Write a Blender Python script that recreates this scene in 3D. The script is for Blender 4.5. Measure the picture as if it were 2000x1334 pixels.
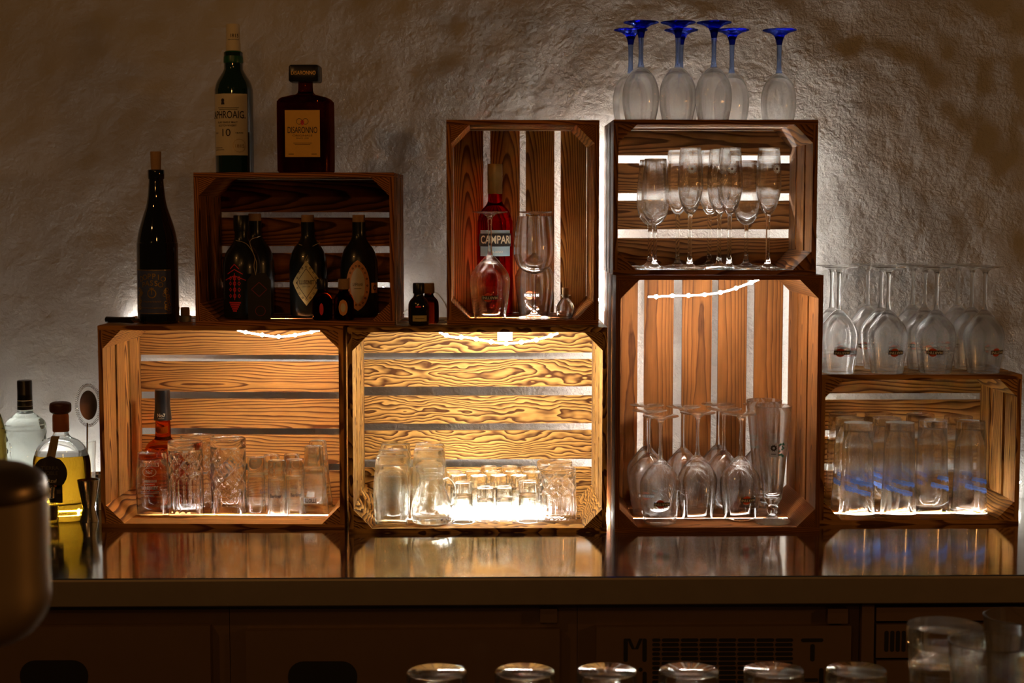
import bpy, math, random
from mathutils import Vector, Matrix, noise
PI = math.pi
random.seed(7)
sc = bpy.context.scene
COL = sc.collection
for o in list(bpy.data.objects): bpy.data.objects.remove(o)

# ------------------------------------------------------------------ camera
CAM = Vector((0.26046, -3.07347, 1.5230)); FPX = 3129.9
YAW, PITCH = 0.018112, 0.0811975
fwd = Vector((math.sin(YAW)*math.cos(PITCH), math.cos(YAW)*math.cos(PITCH), -math.sin(PITCH)))
right = Vector((math.cos(YAW), -math.sin(YAW), 0)); upv = right.cross(fwd)
cd = bpy.data.cameras.new('camera'); cam = bpy.data.objects.new('camera', cd); COL.objects.link(cam)
cam.matrix_world = Matrix.Translation(CAM) @ Matrix((right, upv, -fwd)).transposed().to_4x4()
cd.sensor_width = 36; cd.lens = FPX/2000*36; cd.clip_start = .05
cd.dof.use_dof = True; cd.dof.focus_distance = 3.2; cd.dof.aperture_fstop = 12.0
sc.camera = cam
# ------------------------------------------------------------------ world, exposure
sc.view_settings.view_transform = 'Standard'; sc.view_settings.look = 'None'
sc.view_settings.gamma = 1; sc.view_settings.use_curve_mapping = False
sc.view_settings.exposure = 0.28
w = bpy.data.worlds.new('world'); sc.world = w; w.use_nodes = True
w.node_tree.nodes['Background'].inputs[0].default_value = (1, .62, .32, 1)
w.node_tree.nodes['Background'].inputs[1].default_value = .010
cy = sc.cycles
cy.use_denoising = True; cy.max_bounces = 16; cy.transmission_bounces = 14; cy.glossy_bounces = 4; cy.diffuse_bounces = 3
cy.transparent_max_bounces = 40
cy.sample_clamp_indirect = 30; cy.sample_clamp_direct = 0; cy.caustics_refractive = True; cy.caustics_reflective = False; cy.blur_glossy = 0
LED = 720.0          # radiance of one fairy light bulb
# warm pendant bulbs of the bar room, plus added fill lamps out of view
def room_or_fill_lamp(x, y, z, watt, size, col=(1, .45, .125)):
    l = bpy.data.lights.new('room_or_fill_lamp', 'POINT'); l.energy = watt; l.shadow_soft_size = size; l.color = col
    o = bpy.data.objects.new('room_or_fill_lamp', l); COL.objects.link(o); o.location = (x, y, z)
room_or_fill_lamp(-1.3, -1.9, 2.7, 12, .05)
room_or_fill_lamp(.2, -3.6, 2.6, 9.5, .05)
room_or_fill_lamp(2.6, -1.6, 1.6, 11, .08)  # fill lamp added at lower right to brighten the cooling units and apron
room_or_fill_lamp(-.5, -3.8, 2.2, 8, .05)  # fill lamp added to brighten the metal canister

# ------------------------------------------------------------------ pixel -> world
def ray(px, py): return fwd*FPX + right*(px-1000) + upv*(667-py)
def at(px, py, Y):
    d = ray(px, py); return CAM + d*((Y-CAM.y)/d.y)
def on(px, py, z):
    d = ray(px, py); return CAM + d*((z-CAM.z)/d.z)
def proj(P):
    d = Vector(P)-CAM; k = FPX/d.dot(fwd); return 1000+k*d.dot(right), 667-k*d.dot(upv)
def X(px, Y, z):
    py = 700
    for _ in range(3):
        p = at(px, py, Y); py = proj((p.x, Y, z))[1]
    return at(px, py, Y).x
def S(Y): return FPX/(Y-CAM.y)          # pixels per metre at depth Y

# ------------------------------------------------------------------ node helpers
def new_mat(name):
    m = bpy.data.materials.new(name); m.use_nodes = True
    nt = m.node_tree; b = nt.nodes['Principled BSDF']; return m, nt, b
def N(nt, t, **k):
    n = nt.nodes.new('ShaderNode'+t)
    for a, v in k.items():
        if a.startswith('i_'):
            key = a[2:]; key = int(key) if key.isdigit() else key.replace('_', ' ')
            n.inputs[key].default_value = v
        else: setattr(n, a, v)
    return n
def L(nt, a, b): nt.links.new(a, b)
def math_n(nt, op, a, b=None):
    n = N(nt, 'Math', operation=op)
    for i, v in enumerate((a, b)):
        if v is None: continue
        if hasattr(v, 'links') or hasattr(v, 'is_output'): L(nt, v, n.inputs[i])
        else: n.inputs[i].default_value = v
    return n.outputs[0]
def noise_n(nt, vec, scale, detail=2, rough=.5, dist=0):
    n = N(nt, 'TexNoise'); n.inputs['Scale'].default_value = scale; n.inputs['Detail'].default_value = detail
    n.inputs['Roughness'].default_value = rough; n.inputs['Distortion'].default_value = dist
    if vec is not None: L(nt, vec, n.inputs['Vector'])
    return n.outputs['Fac']
def scale_v(nt, vec, s):
    n = N(nt, 'VectorMath', operation='MULTIPLY'); L(nt, vec, n.inputs[0]); n.inputs[1].default_value = s; return n.outputs[0]
def ramp(nt, fac, stops):
    n = N(nt, 'ValToRGB'); L(nt, fac, n.inputs[0]); cr = n.color_ramp
    while len(cr.elements) < len(stops): cr.elements.new(.5)
    for e, (p, c) in zip(cr.elements, stops): e.position = p; e.color = (*c, 1)
    return n.outputs[0]
def mix(nt, fac, a, b, mode='MIX'):
    n = N(nt, 'Mix', data_type='RGBA', blend_type=mode)
    for i, v in ((0, fac), (6, a), (7, b)):
        if hasattr(v, 'is_output'): L(nt, v, n.inputs[i])
        elif isinstance(v, tuple): n.inputs[i].default_value = (*v, 1)
        else: n.inputs[i].default_value = v
    return n.outputs[2]

def wood(name, light, dark, spacing=.006, amp=.02, sharp=.55, dk=1.0, mott=.5, rough=.7, wave=3.0, st=5, det=2):
    m, nt, b = new_mat(name)
    g = N(nt, 'Attribute', attribute_name='grain').outputs['Vector']
    n1 = noise_n(nt, scale_v(nt, g, (wave, wave*st, wave*st)), 1.0, det, .5)
    n2 = noise_n(nt, scale_v(nt, g, (14, 60, 60)), 1.0, 2, .5)
    yz = N(nt, 'VectorMath', operation='LENGTH'); L(nt, scale_v(nt, g, (0, 1, 1)), yz.inputs[0])
    d = math_n(nt, 'ADD', yz.outputs['Value'], math_n(nt, 'MULTIPLY', math_n(nt, 'SUBTRACT', n1, .5), amp*2))
    d = math_n(nt, 'ADD', d, math_n(nt, 'MULTIPLY', n2, spacing*.5))
    fr = math_n(nt, 'FRACT', math_n(nt, 'DIVIDE', d, spacing))
    mid = tuple(l*.5+k*.5 for l, k in zip(light, dark))
    col = ramp(nt, fr, [(0, dark), (.08, light), (sharp, tuple(l*.82+k*.18 for l, k in zip(light, dark))), (.86, mid if dk < 1 else dark), (1, dark)])
    fib = noise_n(nt, scale_v(nt, g, (9, 700, 700)), 1.0, 2, .6)
    mo = noise_n(nt, scale_v(nt, g, (5, 22, 22)), 1.0, 3, .6)
    f1 = math_n(nt, 'ADD', math_n(nt, 'MULTIPLY', fib, .7), .62)
    f2 = math_n(nt, 'ADD', math_n(nt, 'MULTIPLY', mo, mott*1.6), 1-mott*.8)
    v = N(nt, 'VectorMath', operation='SCALE'); L(nt, col, v.inputs[0]); L(nt, math_n(nt, 'MULTIPLY', f1, f2), v.inputs['Scale'])
    L(nt, v.outputs[0], b.inputs['Base Color']); b.inputs['Roughness'].default_value = rough; b.inputs['Specular IOR Level'].default_value = .25
    bp = N(nt, 'Bump'); bp.inputs['Strength'].default_value = .35; bp.inputs['Distance'].default_value = .0012
    L(nt, math_n(nt, 'SUBTRACT', math_n(nt, 'MULTIPLY', fib, .6), math_n(nt, 'MULTIPLY', fr, .7)), bp.inputs['Height'])
    L(nt, bp.outputs[0], b.inputs['Normal'])
    return m

def plain(name, col, rough=.5, metal=0, coat=0, spec=.5, em=None, es=0, var=.08, nscale=60, bump=0):
    m, nt, b = new_mat(name)
    tc = N(nt, 'TexCoord').outputs['Object']
    n = noise_n(nt, tc, nscale, 3, .6)
    f = math_n(nt, 'ADD', math_n(nt, 'MULTIPLY', n, var*2), 1-var)
    v = N(nt, 'VectorMath', operation='SCALE'); v.inputs[0].default_value = col; L(nt, f, v.inputs['Scale'])
    L(nt, v.outputs[0], b.inputs['Base Color'])
    b.inputs['Roughness'].default_value = rough; b.inputs['Metallic'].default_value = metal
    b.inputs['Coat Weight'].default_value = coat; b.inputs['Specular IOR Level'].default_value = spec
    if em: b.inputs['Emission Color'].default_value = (*em, 1); b.inputs['Emission Strength'].default_value = es
    if bump:
        bp = N(nt, 'Bump'); bp.inputs['Distance'].default_value = bump; L(nt, n, bp.inputs['Height']); L(nt, bp.outputs[0], b.inputs['Normal'])
    return m

def glass(name, col=(1, 1, 1), ior=1.5, clear=.0, rough=.035, tint_noise=0):
    m = bpy.data.materials.new(name); m.use_nodes = True; nt = m.node_tree; nt.nodes.clear()
    out = N(nt, 'OutputMaterial'); g = N(nt, 'BsdfGlass'); g.inputs['Color'].default_value = (*col, 1)
    g.inputs['IOR'].default_value = ior; g.inputs['Roughness'].default_value = rough
    if clear:
        t = N(nt, 'BsdfTransparent'); t.inputs['Color'].default_value = (*col, 1)
        mx = N(nt, 'MixShader'); mx.inputs[0].default_value = clear; L(nt, g.outputs[0], mx.inputs[1]); L(nt, t.outputs[0], mx.inputs[2])
        L(nt, mx.outputs[0], out.inputs[0])
    else: L(nt, g.outputs[0], out.inputs[0])
    if tint_noise:
        n = noise_n(nt, N(nt, 'TexCoord').outputs['Object'], tint_noise, 1)
        bp = N(nt, 'Bump'); bp.inputs['Distance'].default_value = .0015; bp.inputs['Strength'].default_value = .5
        L(nt, n, bp.inputs['Height']); L(nt, bp.outputs[0], g.inputs['Normal'])
    return m

def thin_glass(name, tint=(.99, .995, .995), edge=(.55, .57, .56), ior=1.5, boost=1.3, solid=.62):
    # thin wall: light passes straight through, Fresnel reflection, longer path (darker) at grazing angles
    m = bpy.data.materials.new(name); m.use_nodes = True; nt = m.node_tree; nt.nodes.clear()
    lw = N(nt, 'LayerWeight'); lw.inputs['Blend'].default_value = .5
    f = math_n(nt, 'POWER', lw.outputs['Facing'], 4)
    t = N(nt, 'BsdfTransparent'); L(nt, mix(nt, f, tint, edge), t.inputs['Color'])
    g = N(nt, 'BsdfGlossy'); g.inputs['Roughness'].default_value = .03
    mx = N(nt, 'MixShader'); L(nt, math_n(nt, 'ADD', math_n(nt, 'MULTIPLY', f, .55*boost), .035), mx.inputs[0])
    L(nt, t.outputs[0], mx.inputs[1]); L(nt, g.outputs[0], mx.inputs[2])
    gl = N(nt, 'BsdfGlass'); gl.inputs['IOR'].default_value = ior; gl.inputs['Roughness'].default_value = 0; gl.inputs['Color'].default_value = (1, 1, 1, 1)
    m2 = N(nt, 'MixShader'); m2.inputs[0].default_value = solid; L(nt, mx.outputs[0], m2.inputs[1]); L(nt, gl.outputs[0], m2.inputs[2])
    L(nt, m2.outputs[0], N(nt, 'OutputMaterial').inputs[0]); return m
def translucent(name, col, k=.6):
    m = bpy.data.materials.new(name); m.use_nodes = True; nt = m.node_tree; nt.nodes.clear()
    d = N(nt, 'BsdfDiffuse'); t = N(nt, 'BsdfTranslucent'); d.inputs[0].default_value = t.inputs[0].default_value = (*col, 1)
    mx = N(nt, 'MixShader'); mx.inputs[0].default_value = k; L(nt, d.outputs[0], mx.inputs[1]); L(nt, t.outputs[0], mx.inputs[2]); L(nt, mx.outputs[0], N(nt, 'OutputMaterial').inputs[0]); return m

def emis(name, col, s):
    m = bpy.data.materials.new(name); m.use_nodes = True; nt = m.node_tree; nt.nodes.clear()
    e = N(nt, 'Emission'); e.inputs[0].default_value = (*col, 1); e.inputs[1].default_value = s
    L(nt, e.outputs[0], N(nt, 'OutputMaterial').inputs[0]); return m

M = {}
M['w_pale'] = wood('wood_pale', (.58, .265, .062), (.14, .044, .009), .0062, .022, .6)
M['w_wild'] = wood('wood_wild', (.64, .36, .100), (.085, .028, .006), .0066, .036, .34, wave=6.5, st=2.6, det=3)
M['w_straight'] = wood('wood_straight', (.27, .098, .020), (.088, .026, .006), .0034, .003, .5, dk=.5, mott=.9)
M['w_flute'] = wood('wood_flute', (.31, .128, .032), (.085, .028, .007), .0075, .03, .5)
M['w_dark'] = wood('wood_dark', (.52, .20, .050), (.11, .032, .008), .0046, .008, .45)
M['w_campari'] = wood('wood_campari', (.48, .19, .036), (.14, .042, .009), .0038, .010, .5, mott=.9)
M['w_amber'] = wood('wood_amber', (.54, .27, .070), (.13, .046, .010), .008, .03, .5)
M['w_stain'] = wood('wood_stain', (.16, .062, .026), (.07, .026, .012), .006, .02, .5)
M['glass'] = glass('clear_glass', (.99, 1, .995), 1.5, .2, .012)
M['thin'] = thin_glass('thin_glass')
M['cut'] = glass('cut_crystal', (1, 1, 1), 1.54, .08, .012)
M['blue'] = glass('blue_glass', (.10, .16, .80), 1.5, .1)
M['blue2'] = glass('pale_blue_glass', (.55, .68, .98), 1.5, .1)
M['cork'] = plain('cork', (.42, .25, .12), .8, var=.25, nscale=350)
M['black'] = plain('black_plastic', (.012, .012, .013), .3)
M['green_dark'] = plain('dark_green_bottle', (.006, .030, .012), .06, coat=1, var=.02)
M['green_cap'] = plain('green_collar', (.01, .10, .04), .35)
M['black_glass'] = plain('black_bottle_glass', (.006, .006, .007), .05, coat=1, var=.02)
M['matte_glass'] = plain('satin_black_glass', (.010, .013, .014), .28, coat=.3, var=.05)
M['cream'] = plain('cream_paper', (.80, .70, .50), .7, var=.06)
M['gold'] = plain('gold_print', (.55, .36, .12), .35, .7)
M['goldlabel'] = plain('gold_label', (.90, .50, .07), .45, 0, var=.1)
M['navy'] = plain('navy_paper', (.075, .10, .25), .5)
M['ink'] = plain('ink', (.03, .022, .02), .6)
M['red'] = plain('red_print', (.85, .04, .06), .4)
M['orange'] = plain('orange_disc', (.72, .10, .03), .45)
M['bluep'] = translucent('blue_print', (.10, .18, .50), .5)
M['white'] = plain('white_print', (.85, .85, .82), .5)
M['grey_print'] = translucent('grey_print', (.62, .64, .64))
M['lightblue'] = plain('pale_blue_paper', (.33, .45, .50), .6)
M['ochre'] = plain('ochre_label', (.66, .56, .26), .5)
M['copper'] = plain('copper_label', (.85, .40, .15), .45)
M['grey_pl'] = plain('grey_plastic', (.25, .27, .30), .5)
M['amber'] = glass('amber_liquid', (.80, .33, .07), 1.4, 0)
M['amberdk'] = glass('dark_amber_liquid', (.30, .07, .015), 1.4, 0)
M['redliq'] = glass('red_liquid', (.74, .045, .035), 1.38, 0)
M['yellow'] = glass('yellow_liquid', (.62, .45, .10), 1.36, 0)
M['yellow2'] = glass('pale_yellow_liquid', (.93, .84, .38), 1.36, 0)
M['vodka'] = glass('textured_clear_glass', (.93, .985, .97), 1.40, .08, .01)
M['steel_dk'] = plain('dark_steel', (.42, .40, .37), .22, 1, var=.05)
M['brass'] = plain('brass_steel', (.40, .28, .14), .38, .55, var=.05)
M['wax'] = plain('brown_wax', (.10, .035, .02), .4)
M['orange_wrap'] = plain('orange_wrap', (.45, .15, .05), .5)
M['string'] = plain('twine', (.50, .40, .25), .8)
M['led'] = emis('led_bulb', (1, .955, .87), LED)
M['cable'] = plain('beige_cable', (.55, .48, .36), .5)
M['tape'] = translucent('white_tape', (.92, .9, .85), .5)
M['cab'] = plain('brown_steel', (.21, .13, .075), .45, .35, var=.1, nscale=14)
M['cabdark'] = plain('recess_black', (.010, .008, .007), .6)
M['tag'] = plain('black_card', (.010, .008, .008), .6)

def counter_mat():
    m, nt, b = new_mat('brushed_steel')
    tc = N(nt, 'TexCoord').outputs['Object']
    s = noise_n(nt, scale_v(nt, tc, (3, 160, 160)), 1, 3, .6)
    sp = noise_n(nt, tc, 9, 4, .65)
    b.inputs['Metallic'].default_value = 1
    L(nt, ramp(nt, sp, [(.3, (.50, .48, .44)), (.7, (.66, .64, .60))]), b.inputs['Base Color'])
    L(nt, math_n(nt, 'ADD', math_n(nt, 'MULTIPLY', sp, .08), .06), b.inputs['Roughness'])
    bp = N(nt, 'Bump'); bp.inputs['Distance'].default_value = .00003; L(nt, s, bp.inputs['Height']); L(nt, bp.outputs[0], b.inputs['Normal'])
    return m
M['counter'] = counter_mat()

def wall_mat():
    m, nt, b = new_mat('rough_plaster')
    tc = N(nt, 'TexCoord').outputs['Object']
    big = noise_n(nt, tc, 2.2, 4, .6)
    L(nt, ramp(nt, big, [(.3, (.46, .445, .42)), (.7, (.60, .59, .57))]), b.inputs['Base Color'])
    b.inputs['Roughness'].default_value = .75
    a = noise_n(nt, tc, 30, 6, .68, .25); c = noise_n(nt, tc, 120, 4, .65)
    rg = noise_n(nt, tc, 7.5, 3, .55, 1.2)
    crack = math_n(nt, 'MULTIPLY', math_n(nt, 'MINIMUM', math_n(nt, 'ABSOLUTE', math_n(nt, 'SUBTRACT', rg, .5)), .03), 6.0)
    rg2 = noise_n(nt, scale_v(nt, tc, (1, 1, 1.6)), 19, 3, .5, .8)
    crack = math_n(nt, 'ADD', crack, math_n(nt, 'MULTIPLY', math_n(nt, 'MINIMUM', math_n(nt, 'ABSOLUTE', math_n(nt, 'SUBTRACT', rg2, .5)), .05), 2.5))
    a = math_n(nt, 'ADD', a, math_n(nt, 'MULTIPLY', noise_n(nt, tc, 11, 3, .6, .5), 1.5))
    h = math_n(nt, 'ADD', math_n(nt, 'ADD', math_n(nt, 'MULTIPLY', a, 1.0), math_n(nt, 'MULTIPLY', c, .45)), math_n(nt, 'MULTIPLY', crack, .32))
    sx = N(nt, 'SeparateXYZ'); L(nt, tc, sx.inputs[0])
    rough_zone = N(nt, 'MapRange', interpolation_type='SMOOTHSTEP'); L(nt, sx.outputs[0], rough_zone.inputs[0])
    rough_zone.inputs[1].default_value = -.2; rough_zone.inputs[2].default_value = .55; rough_zone.inputs[3].default_value = .38; rough_zone.inputs[4].default_value = 1
    bp = N(nt, 'Bump'); bp.inputs['Distance'].default_value = .0075
    L(nt, math_n(nt, 'MULTIPLY', h, rough_zone.outputs[0]), bp.inputs['Height']); L(nt, bp.outputs[0], b.inputs['Normal'])
    return m
M['wall'] = wall_mat()

# ------------------------------------------------------------------ mesh builder
def catmull(pts, n=5):
    out = []
    P = [pts[0]]+list(pts)+[pts[-1]]
    for i in range(1, len(P)-2):
        p0, p1, p2, p3 = P[i-1:i+3]
        for k in range(n):
            t = k/n
            q = [.5*((2*b)+(-a+c)*t+(2*a-5*b+4*c-d)*t*t+(-a+3*b-3*c+d)*t**3) for a, b, c, d in zip(p0, p1, p2, p3)]
            if len(q) == 2: q[1] = min(max(q[1], min(p1[1], p2[1])), max(p1[1], p2[1]))
            out.append(tuple(q))
    out.append(tuple(pts[-1])); return out

class MB:
    def __init__(s): s.v = []; s.f = []; s.m = []; s.g = []; s.use_g = False
    def add(s, vs, fs, mi=0, gs=None):
        o = len(s.v); s.v += [tuple(v) for v in vs]; s.f += [tuple(i+o for i in f) for f in fs]; s.m += [mi]*len(fs)
        s.g += gs if gs else [(0, 0, 0)]*len(vs)
        if gs: s.use_g = True
        return s
    def box(s, lo, hi, mi=0, grain=None, tilt=.05):
        x0, y0, z0 = lo; x1, y1, z1 = hi
        vs = [(x0,y0,z0),(x1,y0,z0),(x1,y1,z0),(x0,y1,z0),(x0,y0,z1),(x1,y0,z1),(x1,y1,z1),(x0,y1,z1)]
        fs = [(3,2,1,0),(4,5,6,7),(0,1,5,4),(1,2,6,5),(2,3,7,6),(3,0,4,7)]
        gs = None
        if grain is not None:
            ax, ra, rt = grain      # axis of the fibres, offset across, offset through
            off = random.uniform(-30, 30)
            c = [(x0+x1)/2, (y0+y1)/2, (z0+z1)/2]; d = [x1-x0, y1-y0, z1-z0]
            o2 = [i for i in range(3) if i != ax]; wide, thin = (o2 if d[o2[0]] > d[o2[1]] else o2[::-1])
            gs = [(p[ax]+off, p[wide]-c[wide]+ra, p[thin]-c[thin]+rt+tilt*(p[ax]-c[ax])) for p in vs]
        return s.add(vs, fs, mi, gs)
    def lathe(s, prof, seg=40, mi=0, rf=None, c=(0, 0, 0)):
        vs, fs, idx = [], [], []
        for r, z in prof:
            if r < 1e-6: idx.append([len(vs)]*seg); vs.append((c[0], c[1], c[2]+z))
            else:
                row = []
                for k in range(seg):
                    t = 2*PI*k/seg; rr = rf(r, t, z) if rf else r
                    if isinstance(rr, tuple): x, y = rr
                    else: x, y = rr*math.cos(t), rr*math.sin(t)
                    row.append(len(vs)); vs.append((c[0]+x, c[1]+y, c[2]+z))
                idx.append(row)
        for i in range(len(idx)-1):
            a, b = idx[i], idx[i+1]
            for k in range(seg):
                j = (k+1) % seg
                f = []
                for q in (a[k], a[j], b[j], b[k]):
                    if q not in f: f.append(q)
                if len(f) > 2: fs.append(tuple(f))
        return s.add(vs, fs, mi)
    def tube(s, pts, r, seg=8, mi=0, cap=True):
        pts = [Vector(p) for p in pts]; rs = r if isinstance(r, (list, tuple)) else [r]*len(pts)
        vs, fs = [], []; n = len(pts); prev = None
        for i, p in enumerate(pts):
            t = (pts[min(i+1, n-1)]-pts[max(i-1, 0)]).normalized()
            a = (prev - t*prev.dot(t)) if prev else (Vector((0, 0, 1)) if abs(t.z) < .9 else Vector((1, 0, 0))).cross(t)
            a = a.normalized(); b = t.cross(a); prev = a
            for k in range(seg):
                an = 2*PI*k/seg; vs.append(p+(a*math.cos(an)+b*math.sin(an))*rs[i])
        for i in range(n-1):
            for k in range(seg):
                j = (k+1) % seg; fs.append((i*seg+k, i*seg+j, (i+1)*seg+j, (i+1)*seg+k))
        if cap:
            fs.append(tuple(range(seg))[::-1]); fs.append(tuple((n-1)*seg+k for k in range(seg)))
        return s.add(vs, fs, mi)
    def prism(s, poly, y0, y1, mi=0, grain=None):
        n = len(poly); vs = [(x, y0, z) for x, z in poly]+[(x, y1, z) for x, z in poly]
        fs = [tuple(range(n)), tuple(range(2*n-1, n-1, -1))]+[(i, i+n, (i+1) % n+n, (i+1) % n) for i in range(n)]
        gs = None
        if grain:
            off = random.uniform(-30, 30); ax, ra, rt = grain
            gs = [(v[ax]+off, (v[0]+v[2])*.7+ra if ax == 1 else v[1]+ra, v[2]+rt) for v in vs]
        return s.add(vs, fs, mi, gs)
    def build(s, name, mats, parent=None, sharp=35, smooth=True):
        me = bpy.data.meshes.new(name); me.from_pydata(s.v, [], s.f)
        for m in (mats if isinstance(mats, (list, tuple)) else [mats]): me.materials.append(M[m] if isinstance(m, str) else m)
        me.polygons.foreach_set('material_index', s.m)
        if s.use_g:
            a = me.attributes.new('grain', 'FLOAT_VECTOR', 'POINT'); a.data.foreach_set('vector', [c for g in s.g for c in g])
        if smooth:
            me.polygons.foreach_set('use_smooth', [True]*len(me.polygons)); me.set_sharp_from_angle(angle=math.radians(sharp))
        me.update()
        o = bpy.data.objects.new(name, me); COL.objects.link(o)
        if parent: o.parent = parent
        return o

def tag(o, label, cat, group=None, kind=None):
    if label: o['label'] = label
    if cat: o['category'] = cat
    if group: o['group'] = group
    if kind: o['kind'] = kind
    return o
def thing(name, label, cat, loc, rz=0, group=None):
    o = bpy.data.objects.new(name, None); COL.objects.link(o); o.location = loc; o.rotation_euler = (0, 0, rz)
    o.empty_display_size = .02
    return tag(o, label, cat, group)
def kids(o): return [c for c in KIDS.get(o.name, [])]
KIDS = {}
def copy_tree(o, parent=None):
    c = o.copy(); COL.objects.link(c); c.parent = parent
    for ch in [q for q in ALL() if q.parent == o]: copy_tree(ch, c)
    return c
def ALL(): return list(COL.objects)

# lettering -> 2D triangles
_tc = {}
def text2d(s, h, width=None, bold=.0, align='CENTER'):
    key = (s, bold, align)
    if key not in _tc:
        cu = bpy.data.curves.new('t', 'FONT'); cu.body = s; cu.size = 1; cu.align_x = align; cu.align_y = 'CENTER'; cu.offset = bold; cu.resolution_u = 3
        o = bpy.data.objects.new('t', cu); COL.objects.link(o); bpy.context.view_layer.update()
        me = bpy.data.meshes.new_from_object(o.evaluated_get(bpy.context.evaluated_depsgraph_get()))
        _tc[key] = ([tuple(v.co[:2]) for v in me.vertices], [tuple(p.vertices) for p in me.polygons])
        bpy.data.objects.remove(o); bpy.data.curves.remove(cu); bpy.data.meshes.remove(me)
    v, f = _tc[key]
    sx = sy = h/.7
    if width:
        xs = [p[0] for p in v]; sx = width/(max(xs)-min(xs))
    return [(x*sx, y*sy) for x, y in v], f
def put(mb, vf, fn, x=0, z=0, mi=0, shear=0):
    v, f = vf; mb.add([fn(a+x+shear*b, b+z) for a, b in v], f, mi)
def cyl(R, off=0):                     # wrap onto the front of a cylinder, R may be a function of height
    def fn(x, z):
        r = (R(z) if callable(R) else R)+off; a = x/r; return (r*math.sin(a), -r*math.cos(a), z)
    return fn
def flat(y): return lambda x, z: (x, y, z)
def patch(w, h, nx=12, nz=1):
    v = [(-w/2+w*i/nx, -h/2+h*j/nz) for j in range(nz+1) for i in range(nx+1)]
    return v, [(j*(nx+1)+i, j*(nx+1)+i+1, (j+1)*(nx+1)+i+1, (j+1)*(nx+1)+i) for j in range(nz) for i in range(nx)]
def disc2d(r, n=28, rz=None): return grid_shape([(r*math.cos(2*PI*k/n), (rz or r)*math.sin(2*PI*k/n)) for k in range(n)], 10, 8) if r > .004 else disc2d_(r, n, rz)
def disc2d_(r, n=28, rz=None): return [(r*math.cos(2*PI*k/n), (rz or r)*math.sin(2*PI*k/n)) for k in range(n)], [tuple(range(n))]
def ring2d(r0, r1, n=28, rz=1):
    v = [(r*math.cos(2*PI*k/n), r*rz*math.sin(2*PI*k/n)) for r in (r0, r1) for k in range(n)]
    return v, [(k, n+k, n+(k+1) % n, (k+1) % n)[::-1] for k in range(n)]
def line2d(x0, z0, x1, z1, t, n=6):
    d = Vector((x1-x0, z1-z0)); q = Vector((-d.y, d.x)).normalized()*t/2
    v = []
    for i in range(n+1):
        p = Vector((x0, z0))+d*i/n; v += [tuple(p-q), tuple(p+q)]
    return v, [(2*i, 2*i+2, 2*i+3, 2*i+1) for i in range(n)]
def grid_shape(pts, rows=18, cols=12):
    # convex outline cut into a grid so that it can follow a curved surface
    z0, z1 = min(p[1] for p in pts)+1e-6, max(p[1] for p in pts)-1e-6; v, f = [], []
    for j in range(rows+1):
        z = z0+(z1-z0)*j/rows; xs = []
        for a, b in zip(pts, pts[1:]+pts[:1]):
            if (a[1]-z)*(b[1]-z) <= 0 and a[1] != b[1]: xs.append(a[0]+(b[0]-a[0])*(z-a[1])/(b[1]-a[1]))
        lo, hi = min(xs), max(xs); v += [(lo+(hi-lo)*i/cols, z) for i in range(cols+1)]
    for j in range(rows):
        for i in range(cols): q = j*(cols+1)+i; f.append((q, q+1, q+cols+2, q+cols+1))
    return v, f
def poly2d(pts): return list(pts), [tuple(range(len(pts)))]
def rprof(prof):
    """outer radius as a function of height"""
    pts = sorted([(z, r) for r, z in prof])
    def fn(z):
        for (z0, r0), (z1, r1) in zip(pts, pts[1:]):
            if z0 <= z <= z1: return r0+(r1-r0)*((z-z0)/(z1-z0) if z1 > z0 else 0)
        return pts[-1][1] if z > pts[-1][0] else pts[0][1]
    return fn
ZC = .9                                    # counter top
FLIP = (0, PI, 0)

# ================================================================== setting
def wall():
    nx, nz = 330, 190; x0, x1, z0, z1 = -1.7, 2.3, 0, 2.35
    vs = []
    for j in range(nz+1):
        for i in range(nx+1):
            x = x0+(x1-x0)*i/nx; z = z0+(z1-z0)*j/nz
            k = .45+.55*min(1, max(0, (x+.2)/.8))
            h = .012*noise.noise(Vector((x*2.6, z*2.6, 1)))+k*.011*noise.noise(Vector((x*9, z*9, 4)))+k*.0062*noise.noise(Vector((x*24, z*24, 9)))
            vs.append((x, .392-h*.6, z))
    fs = [(j*(nx+1)+i, j*(nx+1)+i+1, (j+1)*(nx+1)+i+1, (j+1)*(nx+1)+i) for j in range(nz) for i in range(nx)]
    b = MB(); b.add(vs, fs)
    o = b.build('wall_back', 'wall', sharp=180); o['kind'] = 'structure'
    b2 = MB(); b2.box((-2.6, -4.6, -.04), (3.2, .6, 0)); f = b2.build('floor', plain('floor_tiles', (.06, .045, .035), .5)); f['kind'] = 'structure'
wall()

def worktop():
    b = MB(); y0 = -.381
    prof = [(.362, .9), (y0+.004, .9), (y0+.001, .8985), (y0, .895), (y0, .853), (y0+.002, .851), (y0+.02, .851), (y0+.02, .889), (.362, .889)]
    n = len(prof); xs = (-1.6, 2.2)
    vs = [(x, y, z) for x in xs for y, z in prof]
    fs = [tuple(range(n)), tuple(range(2*n-1, n-1, -1))]+[(i, i+n, (i+1) % n+n, (i+1) % n)[::-1] for i in range(n)]
    b.add(vs, fs); b.m = [0]*len(b.f)
    b.m = [0]*2+[1 if 2 <= i <= 4 else 0 for i in range(n)]
    me = b.build('worktop', ['counter', plain('steel_apron', (.33, .27, .19), .5, .6, var=.1, nscale=30)], smooth=False)
    import bmesh
    bm = bmesh.new(); bm.from_mesh(me.data); bmesh.ops.recalc_face_normals(bm, faces=bm.faces); bm.to_mesh(me.data); bm.free()
    tag(me, 'long brushed stainless steel counter top under the wooden crates', 'worktop')
worktop()

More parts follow.
